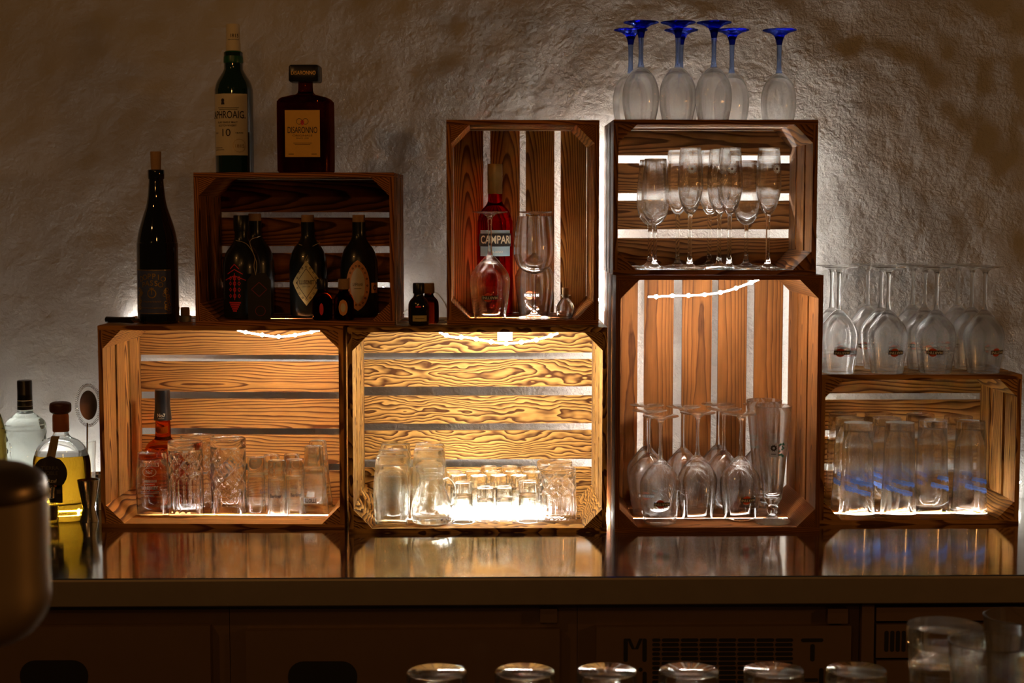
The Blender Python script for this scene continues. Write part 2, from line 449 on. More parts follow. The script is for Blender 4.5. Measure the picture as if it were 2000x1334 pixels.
def stadium(x0, z0, x1, z1, n=6):
    w, h = x1-x0, z1-z0; r = min(w, h)/2*.95; pts = []
    for cx, cz, a0 in ((x1-r, z1-r, 0), (x0+r, z1-r, 90), (x0+r, z0+r, 180), (x1-r, z0+r, 270)):
        for k in range(n+1):
            a = math.radians(a0+90*k/n); pts.append((cx+r*math.cos(a), cz+r*math.sin(a)))
    return pts
def undercounter():
    Y = -.345; F = Y-.018
    def W(px, py, y=F): p = at(px, py, y); return p.x, p.z
    def unit(name, label, px0, px1, cat='refrigerator'):
        x0, x1 = W(px0, 1240)[0], W(px1, 1240)[0]
        t = thing(name, label, cat, (0, 0, 0)); b = MB(); b.box((x0, Y, 0), (x1, .34, .850)); b.build('body', 'cab', t); return t
    def panel(t, nm, px0, py0, px1, zlo, th=.018):
        x0, z1 = W(px0, py0); x1 = W(px1, py0)[0]
        b = MB(); b.box((x0, F, zlo), (x1, F+th, z1)); return b.build(nm, 'cab', t)
    def slot(mb, px0, py0, px1, py1, y=F-.0006):
        x0, z1 = W(px0, py0, y); x1, z0 = W(px1, py1, y)
        mb.prism(stadium(x0, z0, x1, z1), y, y+.0005)
    a = unit('refrigerator', 'dark steel counter refrigerator with a plain door at the lower left', -220, 445)
    d = panel(a, 'door', -200, 1226, 410, .12); b = MB(); slot(b, 38, 1290, 173, 1352); b.build('handle_recess', 'cabdark', d)
    a = unit('refrigerator', 'dark steel counter refrigerator with a plain door left of the vent panel', 446, 1128)
    d = panel(a, 'door', 480, 1232, 1093, .12); b = MB(); slot(b, 562, 1292, 698, 1354); b.build('handle_recess', 'cabdark', d)
    x0, z1 = W(1055, 1190); x1, z0 = W(1088, 1216); b = MB(); b.box((x0, F, z0), (x1, F+.018, z1)); b.build('hinge', 'cab', a)
    a = unit('refrigerator', 'dark steel cooling unit with pierced letter slots and a slotted grille', 1129, 1682)
    d = panel(a, 'grille_panel', 1165, 1225, 1663, .12)
    b = MB()
    for r in range(13):
        py = 1247+r*9.1; x = 1274+(0 if r % 2 == 0 else -19)
        while x < 1552:
            xa, xb = max(x, 1274), min(x+34, 1552)
            if r % 2 == 0 and x == 1274: xb = 1290; x = 1290-34
            if xb-xa > 8: slot(b, xa, py, xb, py+6.5)
            x += 37
    b.build('vent_slots', 'cabdark', d)
    mT = MB(); b = MB()
    for q in ((1218, 1247, 1226, 1293), (1255, 1247, 1263, 1293), (1565, 1247, 1608, 1254), (1583, 1258, 1591, 1292),
              (1247, 1304, 1255, 1312), (1255, 1312, 1263, 1350), (1218, 1312, 1226, 1350), (1600, 1305, 1608, 1350), (1565, 1325, 1598, 1332)): slot(b if q[0] < 1400 else mT, *q)
    for s in (1, -1):
        x0, z0 = W(1240+s*12, 1247); x1, z1 = W(1240+s*3, 1268)
        y = F-.0006; e = .0028
        b.prism([(x0-e, z0), (x1-e, z1), (x1+e, z1), (x0+e, z0)] if s < 0 else [(x0-e, z0), (x1-e, z1), (x1+e, z1), (x0+e, z0)], y, y+.0005)
    b.build('letter_slots', 'cabdark', d); mT.build('letter_slots', 'cabdark', d)
    x0, z1 = W(1617, 1190); x1, z0 = W(1656, 1218); b = MB(); b.box((x0, F, z0), (x1, F+.018, z1)); b.build('hinge', 'cab', a)
    a = unit('refrigerator', 'dark steel counter unit with drawers and upright vent slots at the lower right', 1708, 2300)
    panel(a, 'drawer', 1712, 1187, 2200, W(1712, 1213)[1]); v = panel(a, 'vent_panel', 1712, 1220, 2200, W(1712, 1285)[1]); panel(a, 'drawer', 1712, 1291, 2200, .12)
    b = MB()
    for k in range(9): slot(b, 1728+k*11.2, 1232, 1735+k*11.2, 1273)
    b.build('vent_slots', 'cabdark', v)
    x0, x1 = W(1683, 1240)[0], W(1707, 1240)[0]
    b = MB(); b.box((x0, F, 0), (x1, .34, .850)); tag(b.build('counter_post', 'cab'), 'narrow dark steel post between the grille unit and the drawer unit', 'post')
undercounter()

# ================================================================== crates
T = .009
def crate(label, x0, y0, z0, w, h, d, mat, gaps, vert, rz=0, gcol=(.006, .02), span=None, tilt=.05):
    """gaps: list of (start, end) along the back, local metres; vert: slats stand upright"""
    t = thing('wooden_crate', label, 'crate', (x0, y0, z0), rz, 'flamed wooden crates on the bar counter')
    g = .013; bw = (d-2*g)/3
    def gr(ax): return (ax, random.uniform(-.03, .03), random.uniform(*gcol))
    for nm, z in (('floor_panel', 0), ('roof_panel', h-T)):
        b = MB()
        for i in range(3): b.box((0, i*(bw+g), z), (w, i*(bw+g)+bw, z+T), grain=gr(0))
        b.build(nm, mat, t, smooth=False)
    for x in (0, w-T):
        b = MB()
        for i in range(3): b.box((x, i*(bw+g)+.0006, T), (x+T, i*(bw+g)+bw-.0006, h-T), grain=gr(2))
        b.build('side_panel', mat, t, smooth=False)
    c = .036; e = .0008
    for sx in (0, 1):
        for sz in (0, 1):
            cx, cz = (T if sx == 0 else w-T), (T if sz == 0 else h-T); dx, dz = (c if sx == 0 else -c), (c if sz == 0 else -c)
            po = [(cx, cz), (cx+dx, cz), (cx, cz+dz)]
            if dx*dz < 0: po = po[::-1]
            b = MB(); b.prism(po, .0012, d-T-e, grain=(1, random.uniform(-.02, .02), .01)); b.build('corner_post', mat, t, smooth=False)
    lo, hi = (T+e, (w if vert else h)-T-e)
    if span: lo, hi = span
    edges = [lo]+[q for gp in gaps for q in gp]+[hi]
    b = MB()
    for a, c2 in zip(edges[::2], edges[1::2]):
        if vert: b.box((a, d-T, T+e), (c2, d, h-T-e), grain=gr(2), tilt=tilt)
        else: b.box((T+e, d-T, a), (w-T-e, d, c2), grain=gr(0))
    b.build('back_panel', mat, t, smooth=False)
    return t
def zg(px, ys, yb, z0): return sorted([(at(px, b, yb).z-z0, at(px, a, yb).z-z0) for a, b in ys])
def xg(xs, py, yb, x0): return [(at(a, py, yb).x-x0, at(b, py, yb).x-x0) for a, b in xs]
crate('large wooden crate at bottom left with whiskey bottle and cut tumblers', -.4925, .062, .9, .4805, .4, .298, 'w_pale',
      zg(460, [(693, 706), (765, 779), (836, 849), (905, 919)], .345, .9), False, math.radians(-2.2))
crate('large wooden crate at bottom middle holding the glass pitcher, wildest wood grain', 0, 0, .9, .5, .4, .3, 'w_wild',
      zg(930, [(689, 702), (755, 773), (827, 841), (897, 913)], .291, .9), False, 0, (.002, .012))
crate('tall upright crate right of centre holding upside-down wine glasses', .5161, 0, .9, .4, .5, .3, 'w_straight',
      xg([(1245, 1258), (1315, 1332), (1389.5, 1402.5), (1458, 1473)], 700, .291, .5161), True, 0, (.05, .08), (T+.001, at(1528, 700, .291).x-.5161), .006)
crate('wooden crate at top right filled with upright champagne flutes', .5125, .030, 1.4, .3950, .2985, .240, 'w_flute',
      zg(1370, [(303.5, 319), (377.5, 392), (448, 465)], .262, 1.4), False)
crate('upright wooden crate with red bitter bottle beside three wine glasses', .1895, .072, 1.3, .2985, .4, .24, 'w_campari',
      xg([(944, 958), (1015, 1027), (1082.5, 1095)], 450, .303, .1895), True, 0, (.01, .03))
crate('dark-lit wooden crate at upper left under the green bottle', -.3010, .062, 1.3, .3890, .2975, .238, 'w_dark',
      zg(600, [(414.5, 425), (480.5, 494), (551, 561.5)], .29, 1.3), False, math.radians(-1.6), (.03, .06))
crate('low wooden crate at right edge packed with tall beer glasses', .9290, .068, .9, .4, .3, .24, 'w_amber',
      zg(1800, [(768, 781), (840, 853), (905, 918)], .299, .9), False)

# ================================================================== light strings
ico = None
def bulb_mesh():
    b = MB(); b.lathe([(0, -.0034), (.0024, -.0024), (.0034, 0), (.0024, .0024), (0, .0034)], 8)
    o = b.build('bulb', 'led'); return o
def light_string(label, pts, nb, power=1, r=.0016, lit=True, cord=150, bulb=1):
    global ico
    t = thing('light_string', label, 'light string', pts[0], 0, 'led light strings')
    o = Vector(pts[0]); loc = catmull([tuple(Vector(p)-o) for p in pts], 6)
    b = MB(); b.tube(loc, r, 6); b.build('cord', emis('lit_cord', (1, .955, .87), cord*power) if lit else 'cable', t)
    cum = [0]
    for p, q in zip(loc, loc[1:]): cum.append(cum[-1]+(Vector(q)-Vector(p)).length)
    me = None
    for k in range(nb):
        s = cum[-1]*(k+.5)/nb
        i = max(j for j in range(len(cum)) if cum[j] <= s); i = min(i, len(loc)-2)
        f = (s-cum[i])/max(1e-9, cum[i+1]-cum[i]); p = Vector(loc[i]).lerp(Vector(loc[i+1]), f)
        if ico is None: q = bulb_mesh(); ico = q
        else: q = ico.copy(); COL.objects.link(q)
        q.parent = t; q.location = p; q.scale = (math.sqrt(power*bulb),)*3
    return t
def A(l, Y): return [tuple(at(x, y, Y)) for x, y in l]
light_string('glowing string hanging from the roof inside the bottom left crate', A([(464, 645), (480, 649), (512, 654), (545, 657.5), (585, 653), (624, 645)], .11), 5, 1.1, .0017, True, 200, 1.1)
light_string('glowing string with white tape inside the roof of the pitcher crate', A([(858, 649), (882, 658), (912, 659), (945, 665), (985, 671), (1020, 668), (1055, 662), (1090, 651)], .06), 8, 1.45, .0017, True, 200, 1.1)
b = MB(); p = at(972, 649, .055); q = at(1001, 666, .055); b.box((p.x, .066, q.z), (q.x, .0668, p.z)); tag(b.build('tape_strip', 'tape'), 'small white tape strip holding the light string in the middle crate', 'tape')
light_string('glowing string sloping under the roof of the tall crate', A([(1266, 580), (1290, 579), (1318, 577.5), (1350, 577), (1385, 574.5), (1425, 567), (1482, 546)], .07), 7, 1.25, .0017, True, 200, 1.1)
def gapline(label, px0, px1, Y, z, n, power):
    a, b_ = X(px0, Y, z), X(px1, Y, z)
    return light_string(label, [(a+(b_-a)*k/5, Y, z-.0002+.0003*(k % 2)) for k in range(6)], n, power, .0033, True, 125, .35)
gapline('glowing string in the floor gap under the beer glasses', 1616, 1905, .068+.078, .9052, 10, 1.9)
gapline('glowing string in the front floor gap of the bottom left crate', 262, 640, .147, .9052, 8, .5)
gapline('glowing string in the front floor gap of the pitcher crate', 740, 1100, .0985, .9052, 9, .13)
gapline('glowing string in the rear floor gap under the shot glasses', 872, 1056, .202, .9052, 9, .7)
sp = [(X(px, Y, .9122), Y, .9122) for px, Y in ((868, .107), (920, .1065), (980, .107), (1050, .106), (1058, .130), (1050, .1555), (980, .1555), (910, .156), (874, .158), (868, .185), (876, .2105), (930, .2105), (990, .2105), (1050, .211))]
light_string('glowing string wound between the shot glasses of the pitcher crate', sp, 24, .42, .0017, True, 150, .9)
gapline('glowing string in the front floor gap of the tall crate', 1225, 1545, .0985, .9052, 8, .13)
gapline('glowing string in the front floor gap under the champagne flutes', 1262, 1515, .030+.078, 1.4052, 8, .75)
gapline('glowing string in the front floor gap of the upright bitter bottle crate', 925, 1075, .072+.078, 1.3052, 5, 1.3)
gapline('glowing string in the front floor gap of the dark bottle crate', 520, 730, .062+.080, 1.3052, 5, .40)
light_string('light string along the wall behind the champagne flute crate', A([(1200, 352), (1290, 346), (1380, 350), (1480, 345), (1575, 350)], .335), 9, .46, .0012)
light_string('upright light string on the wall behind the tall crate', A([(1560, 430), (1566, 520), (1562, 610), (1566, 700), (1562, 800), (1566, 880), (1562, 960)], .335), 12, .22, .0012)
light_string('upright light string in the slit beside the tall crate', A([(1163, 262), (1160, 340), (1163, 420), (1160, 500), (1164, 570), (1184, 612)], .335), 9, .38, .0012)
light_string('light string running down between the two largest crates to the counter', A([(1184, 640), (1190, 700), (1188, 780), (1191, 860), (1187, 940), (1186, 975)], .31), 6, .5, .0012)
light_string('bright bulbs lying on the counter between the two largest crates', [tuple(on(1187, 1011, .9035)), tuple(on(1188, 1000, .9035)), tuple(on(1186, 990, .9035))], 2, 3.2, .0012)
light_string('light string on the wall behind the dark bottle crate', [(X(px, .374, 1.288), .374, 1.288+.001*(px % 3)) for px in (250, 290, 330, 370, 410)], 5, .2, .0012)
light_string('light string lying behind the right end of the dark bottle crate', A([(748, 560), (754, 585), (750, 612)], .345), 3, .2, .0012)
light_string('light string lying behind the counter bottles at far left', [tuple(on(40, 991, .9035)), tuple(on(80, 988, .9035)), tuple(on(120, 990, .9035)), tuple(on(165, 986, .9035))], 4, 1.1, .0012)
light_string('light string behind the right end of the beer glass crate', A([(1915, 940), (1960, 968), (1994, 940)], .345), 3, .35, .0012)
light_string('beige cable loop beside the miniature bottles on the middle crate', A([(787, 612), (800, 600), (832, 569), (852, 572), (866, 588), (873, 602)], .20), 0, 1, .0011, False)

# ================================================================== glassware
def glass_obj(name, prof, mat='glass', seg=40, rf=None, sharp=50, parent=None, mi=0):
    b = MB(); b.lathe(prof, seg, rf=rf); return b.build(name, mat, parent, sharp)

def stem_glass(name, cat, foot, stem, bowl_out, bowl_in, mats=('thin', 'glass', 'glass'), print_fn=None):
    t = thing(name, '', cat, (0, 0, 0))
    glass_obj('bowl', catmull(bowl_out, 4)+catmull(bowl_in, 4), mats[0], 40, parent=t)
    bowl = [o for o in ALL() if o.parent == t][-1]
    glass_obj('stem', [(0, stem[0][1])]+catmull(stem, 3)+[(0, stem[-1][1])], mats[1], 20, parent=t)
    glass_obj('foot', foot, mats[2], 40, parent=t)
    if print_fn: print_fn(bowl, rprof(bowl_out))
    t.location.z = -5
    return t
def martini_print(size=1, side=1):
    def f(bowl, R):
        b = MB(); z = .170
        put(b, disc2d(.0088*size), cyl(R, .0004), side*.004, z, 0)
        put(b, patch(.033*size, .0078*size), cyl(R, .0008), 0, z, 1)
        put(b, text2d('MARTINI', .0050*size, .030*size, .02), cyl(R, .0012), 0, z, 2)
        b.build('printed_logo', ['orange', 'ink', 'white'], bowl, smooth=False)
    return f
FOOT = [(0, 0), (.0345, 0), (.0358, .0009), (.0350, .0020), (.025, .0036), (.012, .0062), (.0065, .0105), (.0048, .016), (0, .016)]
WSTEM = [(.0046, .0155), (.0038, .03), (.0036, .055), (.0042, .075), (.0062, .088)]
WB_OUT = [(0, .087), (.0065, .0875), (.012, .092), (.022, .103), (.033, .117), (.0390, .130), (.0402, .140), (.0390, .160), (.0352, .188), (.0315, .2125)]
WB_IN = [(.0309, .2130), (.0303, .2125), (.0340, .188), (.0378, .160), (.0390, .140), (.0377, .131), (.032, .119), (.021, .1055), (.010, .096), (0, .0945)]
wine_m = stem_glass('wine_glass', 'wine glass', FOOT, WSTEM, WB_OUT, WB_IN, print_fn=martini_print())
wine_p = stem_glass('wine_glass', 'wine glass', FOOT, WSTEM, WB_OUT, WB_IN)
# tulip shaped stemware in the bitter crate (upright)
UB_OUT = [(0, .0885), (.006, .089), (.018, .093), (.032, .104), (.0392, .122), (.0400, .142), (.0375, .170), (.0335, .203)]
UB_IN = [(.0329, .2034), (.0323, .203), (.0363, .170), (.0388, .142), (.0380, .123), (.031, .106), (.017, .0965), (0, .095)]
wine_u = stem_glass('wine_glass', 'wine glass', FOOT, WSTEM, UB_OUT, UB_IN)
# blue footed
BFOOT = [(0, 0), (.0335, 0), (.0345, .001), (.033, .0022), (.020, .0058), (.011, .0115), (.0075, .020), (.0055, .030), (0, .030)]
BSTEM = [(.0054, .0295), (.0048, .045), (.0046, .065), (.0052, .080), (.0072, .088)]
BB_OUT = [(0, .087), (.0075, .0876), (.017, .094), (.028, .108), (.0345, .128), (.0358, .150), (.0335, .172), (.0295, .190)]
BB_IN = [(.0290, .1904), (.0284, .190), (.0323, .172), (.0346, .150), (.0332, .129), (.027, .110), (.016, .0975), (0, .094)]
blue_g = stem_glass('wine_glass', 'wine glass', BFOOT, BSTEM, BB_OUT, BB_IN, ('thin', 'blue2', 'blue'))
# champagne flute
def flower(bowl, R):
    b = MB(); z = .195
    put(b, ring2d(.0028, .0052, 24), cyl(R, .0004), 0, z)
    for k in range(12):
        a = 2*PI*k/12; put(b, disc2d(.0013, 8), cyl(R, .0004), .0068*math.cos(a), z+.0068*math.sin(a))
        put(b, disc2d(.0006, 6), cyl(R, .0004), .0088*math.cos(a+.26), z+.0088*math.sin(a+.26))
    b.build('printed_emblem', 'grey_print', bowl, smooth=False)
FSTEM = [(.0060, .0155), (.0045, .024), (.0041, .06), (.0043, .095), (.0058, .108)]
FB_OUT = [(0, .107), (.006, .1075), (.013, .116), (.0200, .134), (.0243, .156), (.0247, .175), (.0232, .205), (.0203, .236)]
FB_IN = [(.0198, .2364), (.0193, .236), (.0222, .205), (.0236, .175), (.0232, .157), (.0185, .137), (.0095, .121), (0, .1165)]
flute_e = stem_glass('champagne_flute', 'champagne flute', FOOT, FSTEM, FB_OUT, FB_IN, print_fn=flower)
flute_p = stem_glass('champagne_flute', 'champagne flute', FOOT, FSTEM, FB_OUT, FB_IN)
TSTEM = [(.0060, .0155), (.0042, .024), (.0039, .05), (.0040, .075), (.0056, .087)]
TB_OUT = [(0, .086), (.006, .0865), (.014, .092), (.0225, .105), (.0272, .127), (.0265, .155), (.0240, .185), (.0212, .215)]
TB_IN = [(.0207, .2154), (.0202, .215), (.0230, .185), (.0255, .155), (.0261, .128), (.0212, .108), (.012, .097), (0, .0945)]
flute_t = stem_glass('champagne_flute', 'champagne flute', FOOT, TSTEM, TB_OUT, TB_IN)

def place(proto, loc, label, group=None, flip=False, rz=0, H=None, first=set()):
    if proto.name in first: o = copy_tree(proto)
    else: o = proto; first.add(proto.name)
    o.location = loc
    if flip: o.rotation_euler = (0, PI, 0); o.location.z = loc[2]+H; 
    if rz: o.rotation_euler = (0, PI if flip else 0, rz if not flip else rz)
    o['label'] = label
    if group: o['group'] = group
    elif 'group' in o: del o['group']
    return o
HW, HB = .2130, .1904
ORD = ['first', 'second', 'third', 'fourth', 'fifth', 'sixth']
# martini glasses on the right crate
for row, Y, pxs in (('front', .110, (1636, 1732, 1826, 1920)), ('middle', .193, (1622, 1718, 1803, 1895)), ('rear', .274, (1692, 1780, 1868))):
    for i, px in enumerate(pxs):
        z = 1.2004; x = X(px, Y, z)
        place(wine_m, (x, Y, z), f'upside-down red-logo wine glass on right crate, {ORD[i]} from left, {row} row', 'logo wine glasses on the right crate', True, [0, .25, -.3, .5][i]+{'front': 0, 'middle': .4, 'rear': -.3}[row], HW)
# tall crate
TZ = .9094
tall_pos = [(1289, .05, 'm', 'frontmost of the left cluster'), (1361, .102, 'p', 'middle of the front row, clear bowl'), (1445, .088, 'm', 'right of the front row beside the pilsner glass'),
            (1267, .142, 'm', 'second from front in the left cluster'), (1262, .232, 'p', 'rearmost of the left cluster'), (1333, .205, 'p', 'rear row behind the gap left of centre'),
            (1412, .166, 'p', 'between the two front-right glasses'), (1401, .246, 'p', 'rearmost, centre'), (1482, .240, 'p', 'rearmost, by the right wall')]
for px, Y, k, l in tall_pos:
    place(wine_m if k == 'm' else wine_p, (X(px, Y, TZ), Y, TZ), 'upside-down wine glass in the tall crate, '+l, 'wine glasses in the tall crate', True, .3 if px == 1445 else (-.25 if px == 1267 else 0), HW)
# flutes
FZ = 1.4094
for px, Y, k, l in [(1279, .060, 't', 'tulip-shaped champagne flute, leftmost in the front row'), (1347, .058, 'e', 'tall champagne flute with white emblem, second in the front row'),
                    (1424, .058, 'e', 'tall champagne flute with white emblem, third in the front row'), (1499, .058, 'e', 'tall champagne flute at the right end of the front row'),
                    (1404, .124, 'e', 'tall champagne flute with emblem standing just behind the third front one'), (1269, .139, 't', 'tulip-shaped champagne flute standing at the far left of the rear row'),
                    (1323, .182, 'p', 'champagne flute at the back between the two left front ones'), (1385, .195, 'p', 'champagne flute at the back centre of the flute crate'), (1457, .172, 't', 'tulip-shaped champagne flute behind the two right front ones')]:
    place({'t': flute_t, 'e': flute_e, 'p': flute_p}[k], (X(px, Y, FZ), Y, FZ), l, 'champagne flutes in the top right crate', rz=.55 if px == 1499 else 0)
# blue footed on top
for px, Y, l in [(1251, .075, 'leftmost of the three nearer'), (1323, .075, 'middle of the three nearer'), (1393, .075, 'rightmost of the three nearer'),
                 (1231, .205, 'leftmost of the four farther'), (1329, .205, 'second from left of the four farther'), (1428, .205, 'third from left of the four farther'), (1520, .205, 'rightmost, standing alone')]:
    place(blue_g, (X(px, Y, 1.6989), Y, 1.6989), f'upside-down blue-footed wine glass on the flute crate, {l}', 'blue-footed wine glasses on the top right crate', True, 0, HB)
# bitter crate
CZ = 1.3094
place(wine_m, (X(957, .125, CZ), .125, CZ), 'upside-down wine glass with red-disc logo in front of the red bitter bottle', None, True, 0, HW)
place(wine_m, (X(1044, .222, CZ), .222, CZ), 'upside-down wine glass with red-disc logo behind the upright wine glass', None, True, -.2, HW)
place(wine_u, (X(1043, .120, CZ), .120, CZ), 'upright clear wine glass in the bitter bottle crate', None)

# ---- tumblers
def tumbler(name, label, cat, H, rb, rm, rt, base, th, loc, flip=True, mat='glass', seg=40, rf=None, group=None, sharp=50, n=8, thinwall=False):
    out = catmull([(rb*.93, 0), (rb, .003), ((rb+rm)/2 if rm else rb, H*.25), (rm, H*.5), (rt*1.0 if not rm else (rm+rt)/2+(rm-(rb+rt)/2)*.25, H*.78), (rt, H)], n)
    inn = catmull([(rt-th*.5, H+.0004), (rt-th, H-.0006), ((rm+rt)/2-th, H*.78), (rm-th, H*.5), ((rb+rm)/2-th*1.2, max(base+.006, H*.25)), (rb*.75-th, base+.0015)], n)
    o = glass_obj(name, [(0, .001)]+out+inn+[(0, base)], mat, seg, rf, sharp)
    o.location = loc
    if thinwall:
        o.data.materials.clear(); o.data.materials.append(M['thin']); o.data.materials.append(M[mat])
        for p in o.data.polygons: p.material_index = 1 if p.center.z < base+.003 else 0
    if flip: o.rotation_euler = FLIP; o.location.z = loc[2]+H+.0004
    tag(o, label, cat, group); o['R'] = 0; del o['R']
    return o, (lambda z: rb+(rm-rb)*min(1, z/(H*.5)) if z < H*.5 else rm+(rt-rm)*(z-H*.5)/(H*.5))
def dup(o, loc, label, group=None, rz=0):
    c = copy_tree(o); c.location = (loc[0], loc[1], loc[2]+(o['h'] if 'h' in o else 0)); c['label'] = label
    if rz: c.rotation_euler[2] = rz
    return c
def P(px, Y, z): return (X(px, Y, z), Y, z)
B1 = .9094
# whiskey glass
wg, R = tumbler('whiskey_glass', 'barrel-shaped whiskey glass with etched white lettering at the front left', 'whiskey glass', .125, .029, .0335, .0315, .013, .0022, P(299, .165, B1), mat='glass')
b = MB(); RR = lambda z: R(z)+.0004
for s, z, h, wd in (('JACK DANIEL\'S', .022, .0072, .040), ('No7', .036, .0075, .014), ('Tennessee', .0535, .0068, .030), ('SOUR MASH', .0605, .0025, .022), ('WHISKEY', .068, .0062, .036), ('40% VOL.', .084, .0038, .020)):
    v, f = text2d(s, h, wd, .02); put(b, ([(-x, -y) for x, y in v], f), cyl(RR), 0, z)
put(b, ring2d(.0135, .0145, 30, .62), cyl(RR), 0, .036)
for z in (.0755, .0785): put(b, patch(.038, .0006), cyl(RR), 0, z)
b.build('etched_print', 'grey_print', wg, smooth=False)
# cut crystal highballs
def cut_rf(H, n, depth, z0, z1, flutes=0):
    def rf(r, t, z):
        if r < .02: return r
        if z0 < z < z1:
            u = n*t/(2*PI); v = (z-z0)/(2*PI*.036/n)
            d = max(abs(((u+v) % 1)-.5), abs(((u-v) % 1)-.5))*2
            return r-depth*max(0, (d-.55)/.45)
        if flutes and z >= z1: return r-depth*.6*abs(math.sin(flutes*t/2))
        return r
    return rf
def cut_glass(label, H, r, px, Y, zlo, zhi, n, seg=96):
    z = B1; th = .004; base = .016
    out = [(r*.94, 0), (r*.97, .002)]+[(r*.97+r*.03*k/44, .004+(H-.004)*k/44) for k in range(45)]
    inn = [(r-.001, H+.0004), (r-.0022, H), (r-th, H*.6), (r-th, base+.004), (r-th-.003, base)]
    rf0 = cut_rf(H, n, .0022, zlo, zhi, n*2)
    def rf(rr, t, z): return rf0(rr, t, z) if rr > r*.96 and z > .003 and z < H-.012 else rr
    o = glass_obj('crystal_highball', [(0, .001)]+out+inn+[(0, base)], 'cut', seg, rf, 22)
    o.location = (X(px, Y, z), Y, z+H+.0004); o.rotation_euler = FLIP; o['h'] = H+.0004
    return tag(o, label, 'crystal glass', 'cut crystal highball glasses in the bottom left crate')
cg = cut_glass('upside-down diamond-cut crystal highball, front, beside the etched whiskey glass', .150, .0362, 364, .150, .02, .075, 9)
dup(cg, P(388, .232, B1), 'upside-down diamond-cut crystal highball, hindmost of the three', rz=.4)
cut_glass('upside-down diamond-cut crystal highball with smooth thick base, rightmost of the three', .153, .0372, 447, .172, .022, .112, 6)
# shots in bottom left crate
def ribbed(n, d, zt):
    return lambda r, t, z: r-(d*abs(math.sin(n*t/2)) if z < zt and r > .012 else 0)
sg, R1 = tumbler('shot_glass', 'tall slim shot glass with black print, front left of its cluster', 'shot glass', .112, .0165, .0180, .0195, .030, .0018, P(541, .135, B1), group='slim shot glasses in the bottom left crate', mat='glass')
b = MB(); v, f = text2d('Berliner', .0075, .024, .02); put(b, ([(-x, -y) for x, y in v], f), cyl(lambda z: R1(z)+.0004), 0, .070); put(b, patch(.012, .0006), cyl(lambda z: R1(z)+.0004), .002, .088); b.build('printed_text', 'ink', sg, smooth=False)
sg['h'] = .1124
dup(sg, P(576, .150, B1), 'tall slim shot glass with black print, front right of its cluster', rz=.3)
dup(sg, P(532, .215, B1), 'tall slim shot glass at the back left of its cluster', rz=2)
dup(sg, P(571, .218, B1), 'tall slim shot glass at the back right of its cluster', rz=2.6)
dup(sg, P(501, .180, B1), 'tall slim shot glass standing alone right of the crystal highballs', rz=1.2)
tg, R2 = tumbler('tapered_glass', 'flared clear glass with white paper band, in front by the right post', 'glass', .138, .0180, .0235, .0310, .040, .0020, P(614, .158, B1), group='flared glasses in the bottom left crate', rf=ribbed(12, .0012, .09))
b = MB(); fn = cyl(lambda z: R2(z)+.0006)
put(b, patch(.028, .011), fn, .006, .108, 0); v, f = text2d('ILLOLLI', .0075, .024, .02); put(b, ([(-x, -y) for x, y in v], f), cyl(lambda z: R2(z)+.001), .006, .108, 1)
b.build('paper_band', ['white', 'ink'], tg, smooth=False); tg['h'] = .1384
dup(tg, P(622, .232, B1), 'flared clear glass with white paper band, behind its twin', rz=-.5)
# pitcher crate
jg, _ = tumbler('jar_tumbler', 'upside-down barrel tumbler, front of the left column in the pitcher crate', 'tumbler', .134, .0300, .0358, .0315, .016, .0026, P(765, .048, B1), rf=lambda r, t, z: r-(.0012*abs(math.sin(4.5*t)) if .02 < z < .11 and r > .027 else 0), group='barrel tumblers in the pitcher crate')
jg['h'] = .1344
for px, Y, l in ((769, .128, 'second of the left column'), (773, .222, 'rear of the left column'), (838, .138, 'front of the right column, behind the pitcher'), (840, .213, 'rear of the right column, behind the pitcher')):
    dup(jg, P(px, Y, B1), f'upside-down barrel tumbler, {l}', rz=px*.1)
def pitcher():
    loc = P(843, .052, B1); t = thing('glass_pitcher', 'small clear glass pitcher with handle and fluted round belly', 'pitcher', loc)
    out = catmull([(.030, 0), (.038, .004), (.0415, .018), (.0405, .034), (.033, .056), (.0255, .076), (.0235, .088), (.0250, .100), (.0262, .113)], 6)
    inn = catmull([(.0257, .1134), (.0250, .1125), (.0232, .100), (.0217, .088), (.0235, .075), (.031, .055), (.038, .034), (.0385, .020), (.034, .010)], 6)
    def rf(r, t, z):
        k = .0022*max(0, 1-z/.075)*abs(math.sin(6*t+z*20)) if r > .02 else 0
        if z > .098 and r > .015: k -= .006*max(0, math.cos(t-PI))**8*(z-.098)/.015
        return r-k
    glass_obj('body', [(0, .002)]+out+inn+[(0, .009)], 'glass', 72, rf, 40, t)
    b = MB(); b.tube(catmull([(.0225, 0, .083), (.031, -.004, .089), (.043, -.006, .078), (.0465, -.007, .060), (.043, -.006, .042), (.0365, -.003, .035)], 6), .0040, 10); b.build('handle', 'glass', t)
    b = MB()
    for z in (.091, .104): b.lathe([(rprof([(.0245, .076), (.0236, .088), (.0252, .100), (.0262, .113)])(z)+.0002+.0010*math.cos(a), z+.0010*math.sin(a)) for a in [2*PI*k/8 for k in range(9)]], 40)
    b.build('neck_ring', 'glass', t)
pitcher()
s1, _ = tumbler('shot_glass', 'flared upside-down shot glass in front, beside the pitcher handle', 'shot glass', .080, .0165, .0185, .0235, .022, .002, P(905, .060, B1), group='small shot glasses in the pitcher crate'); s1['h'] = .0804
dup(s1, P(1031, .068, B1), 'flared upside-down shot glass in front of the cut tumblers')
s2, _ = tumbler('shot_glass', 'straight upside-down shot glass, front centre left in the pitcher crate', 'shot glass', .066, .0168, .0172, .0178, .020, .002, P(948, .082, B1), group='small shot glasses in the pitcher crate', rf=ribbed(10, .0007, .06)); s2['h'] = .0664
dup(s2, P(984, .084, B1), 'straight upside-down shot glass, front centre right in the pitcher crate', rz=.4)
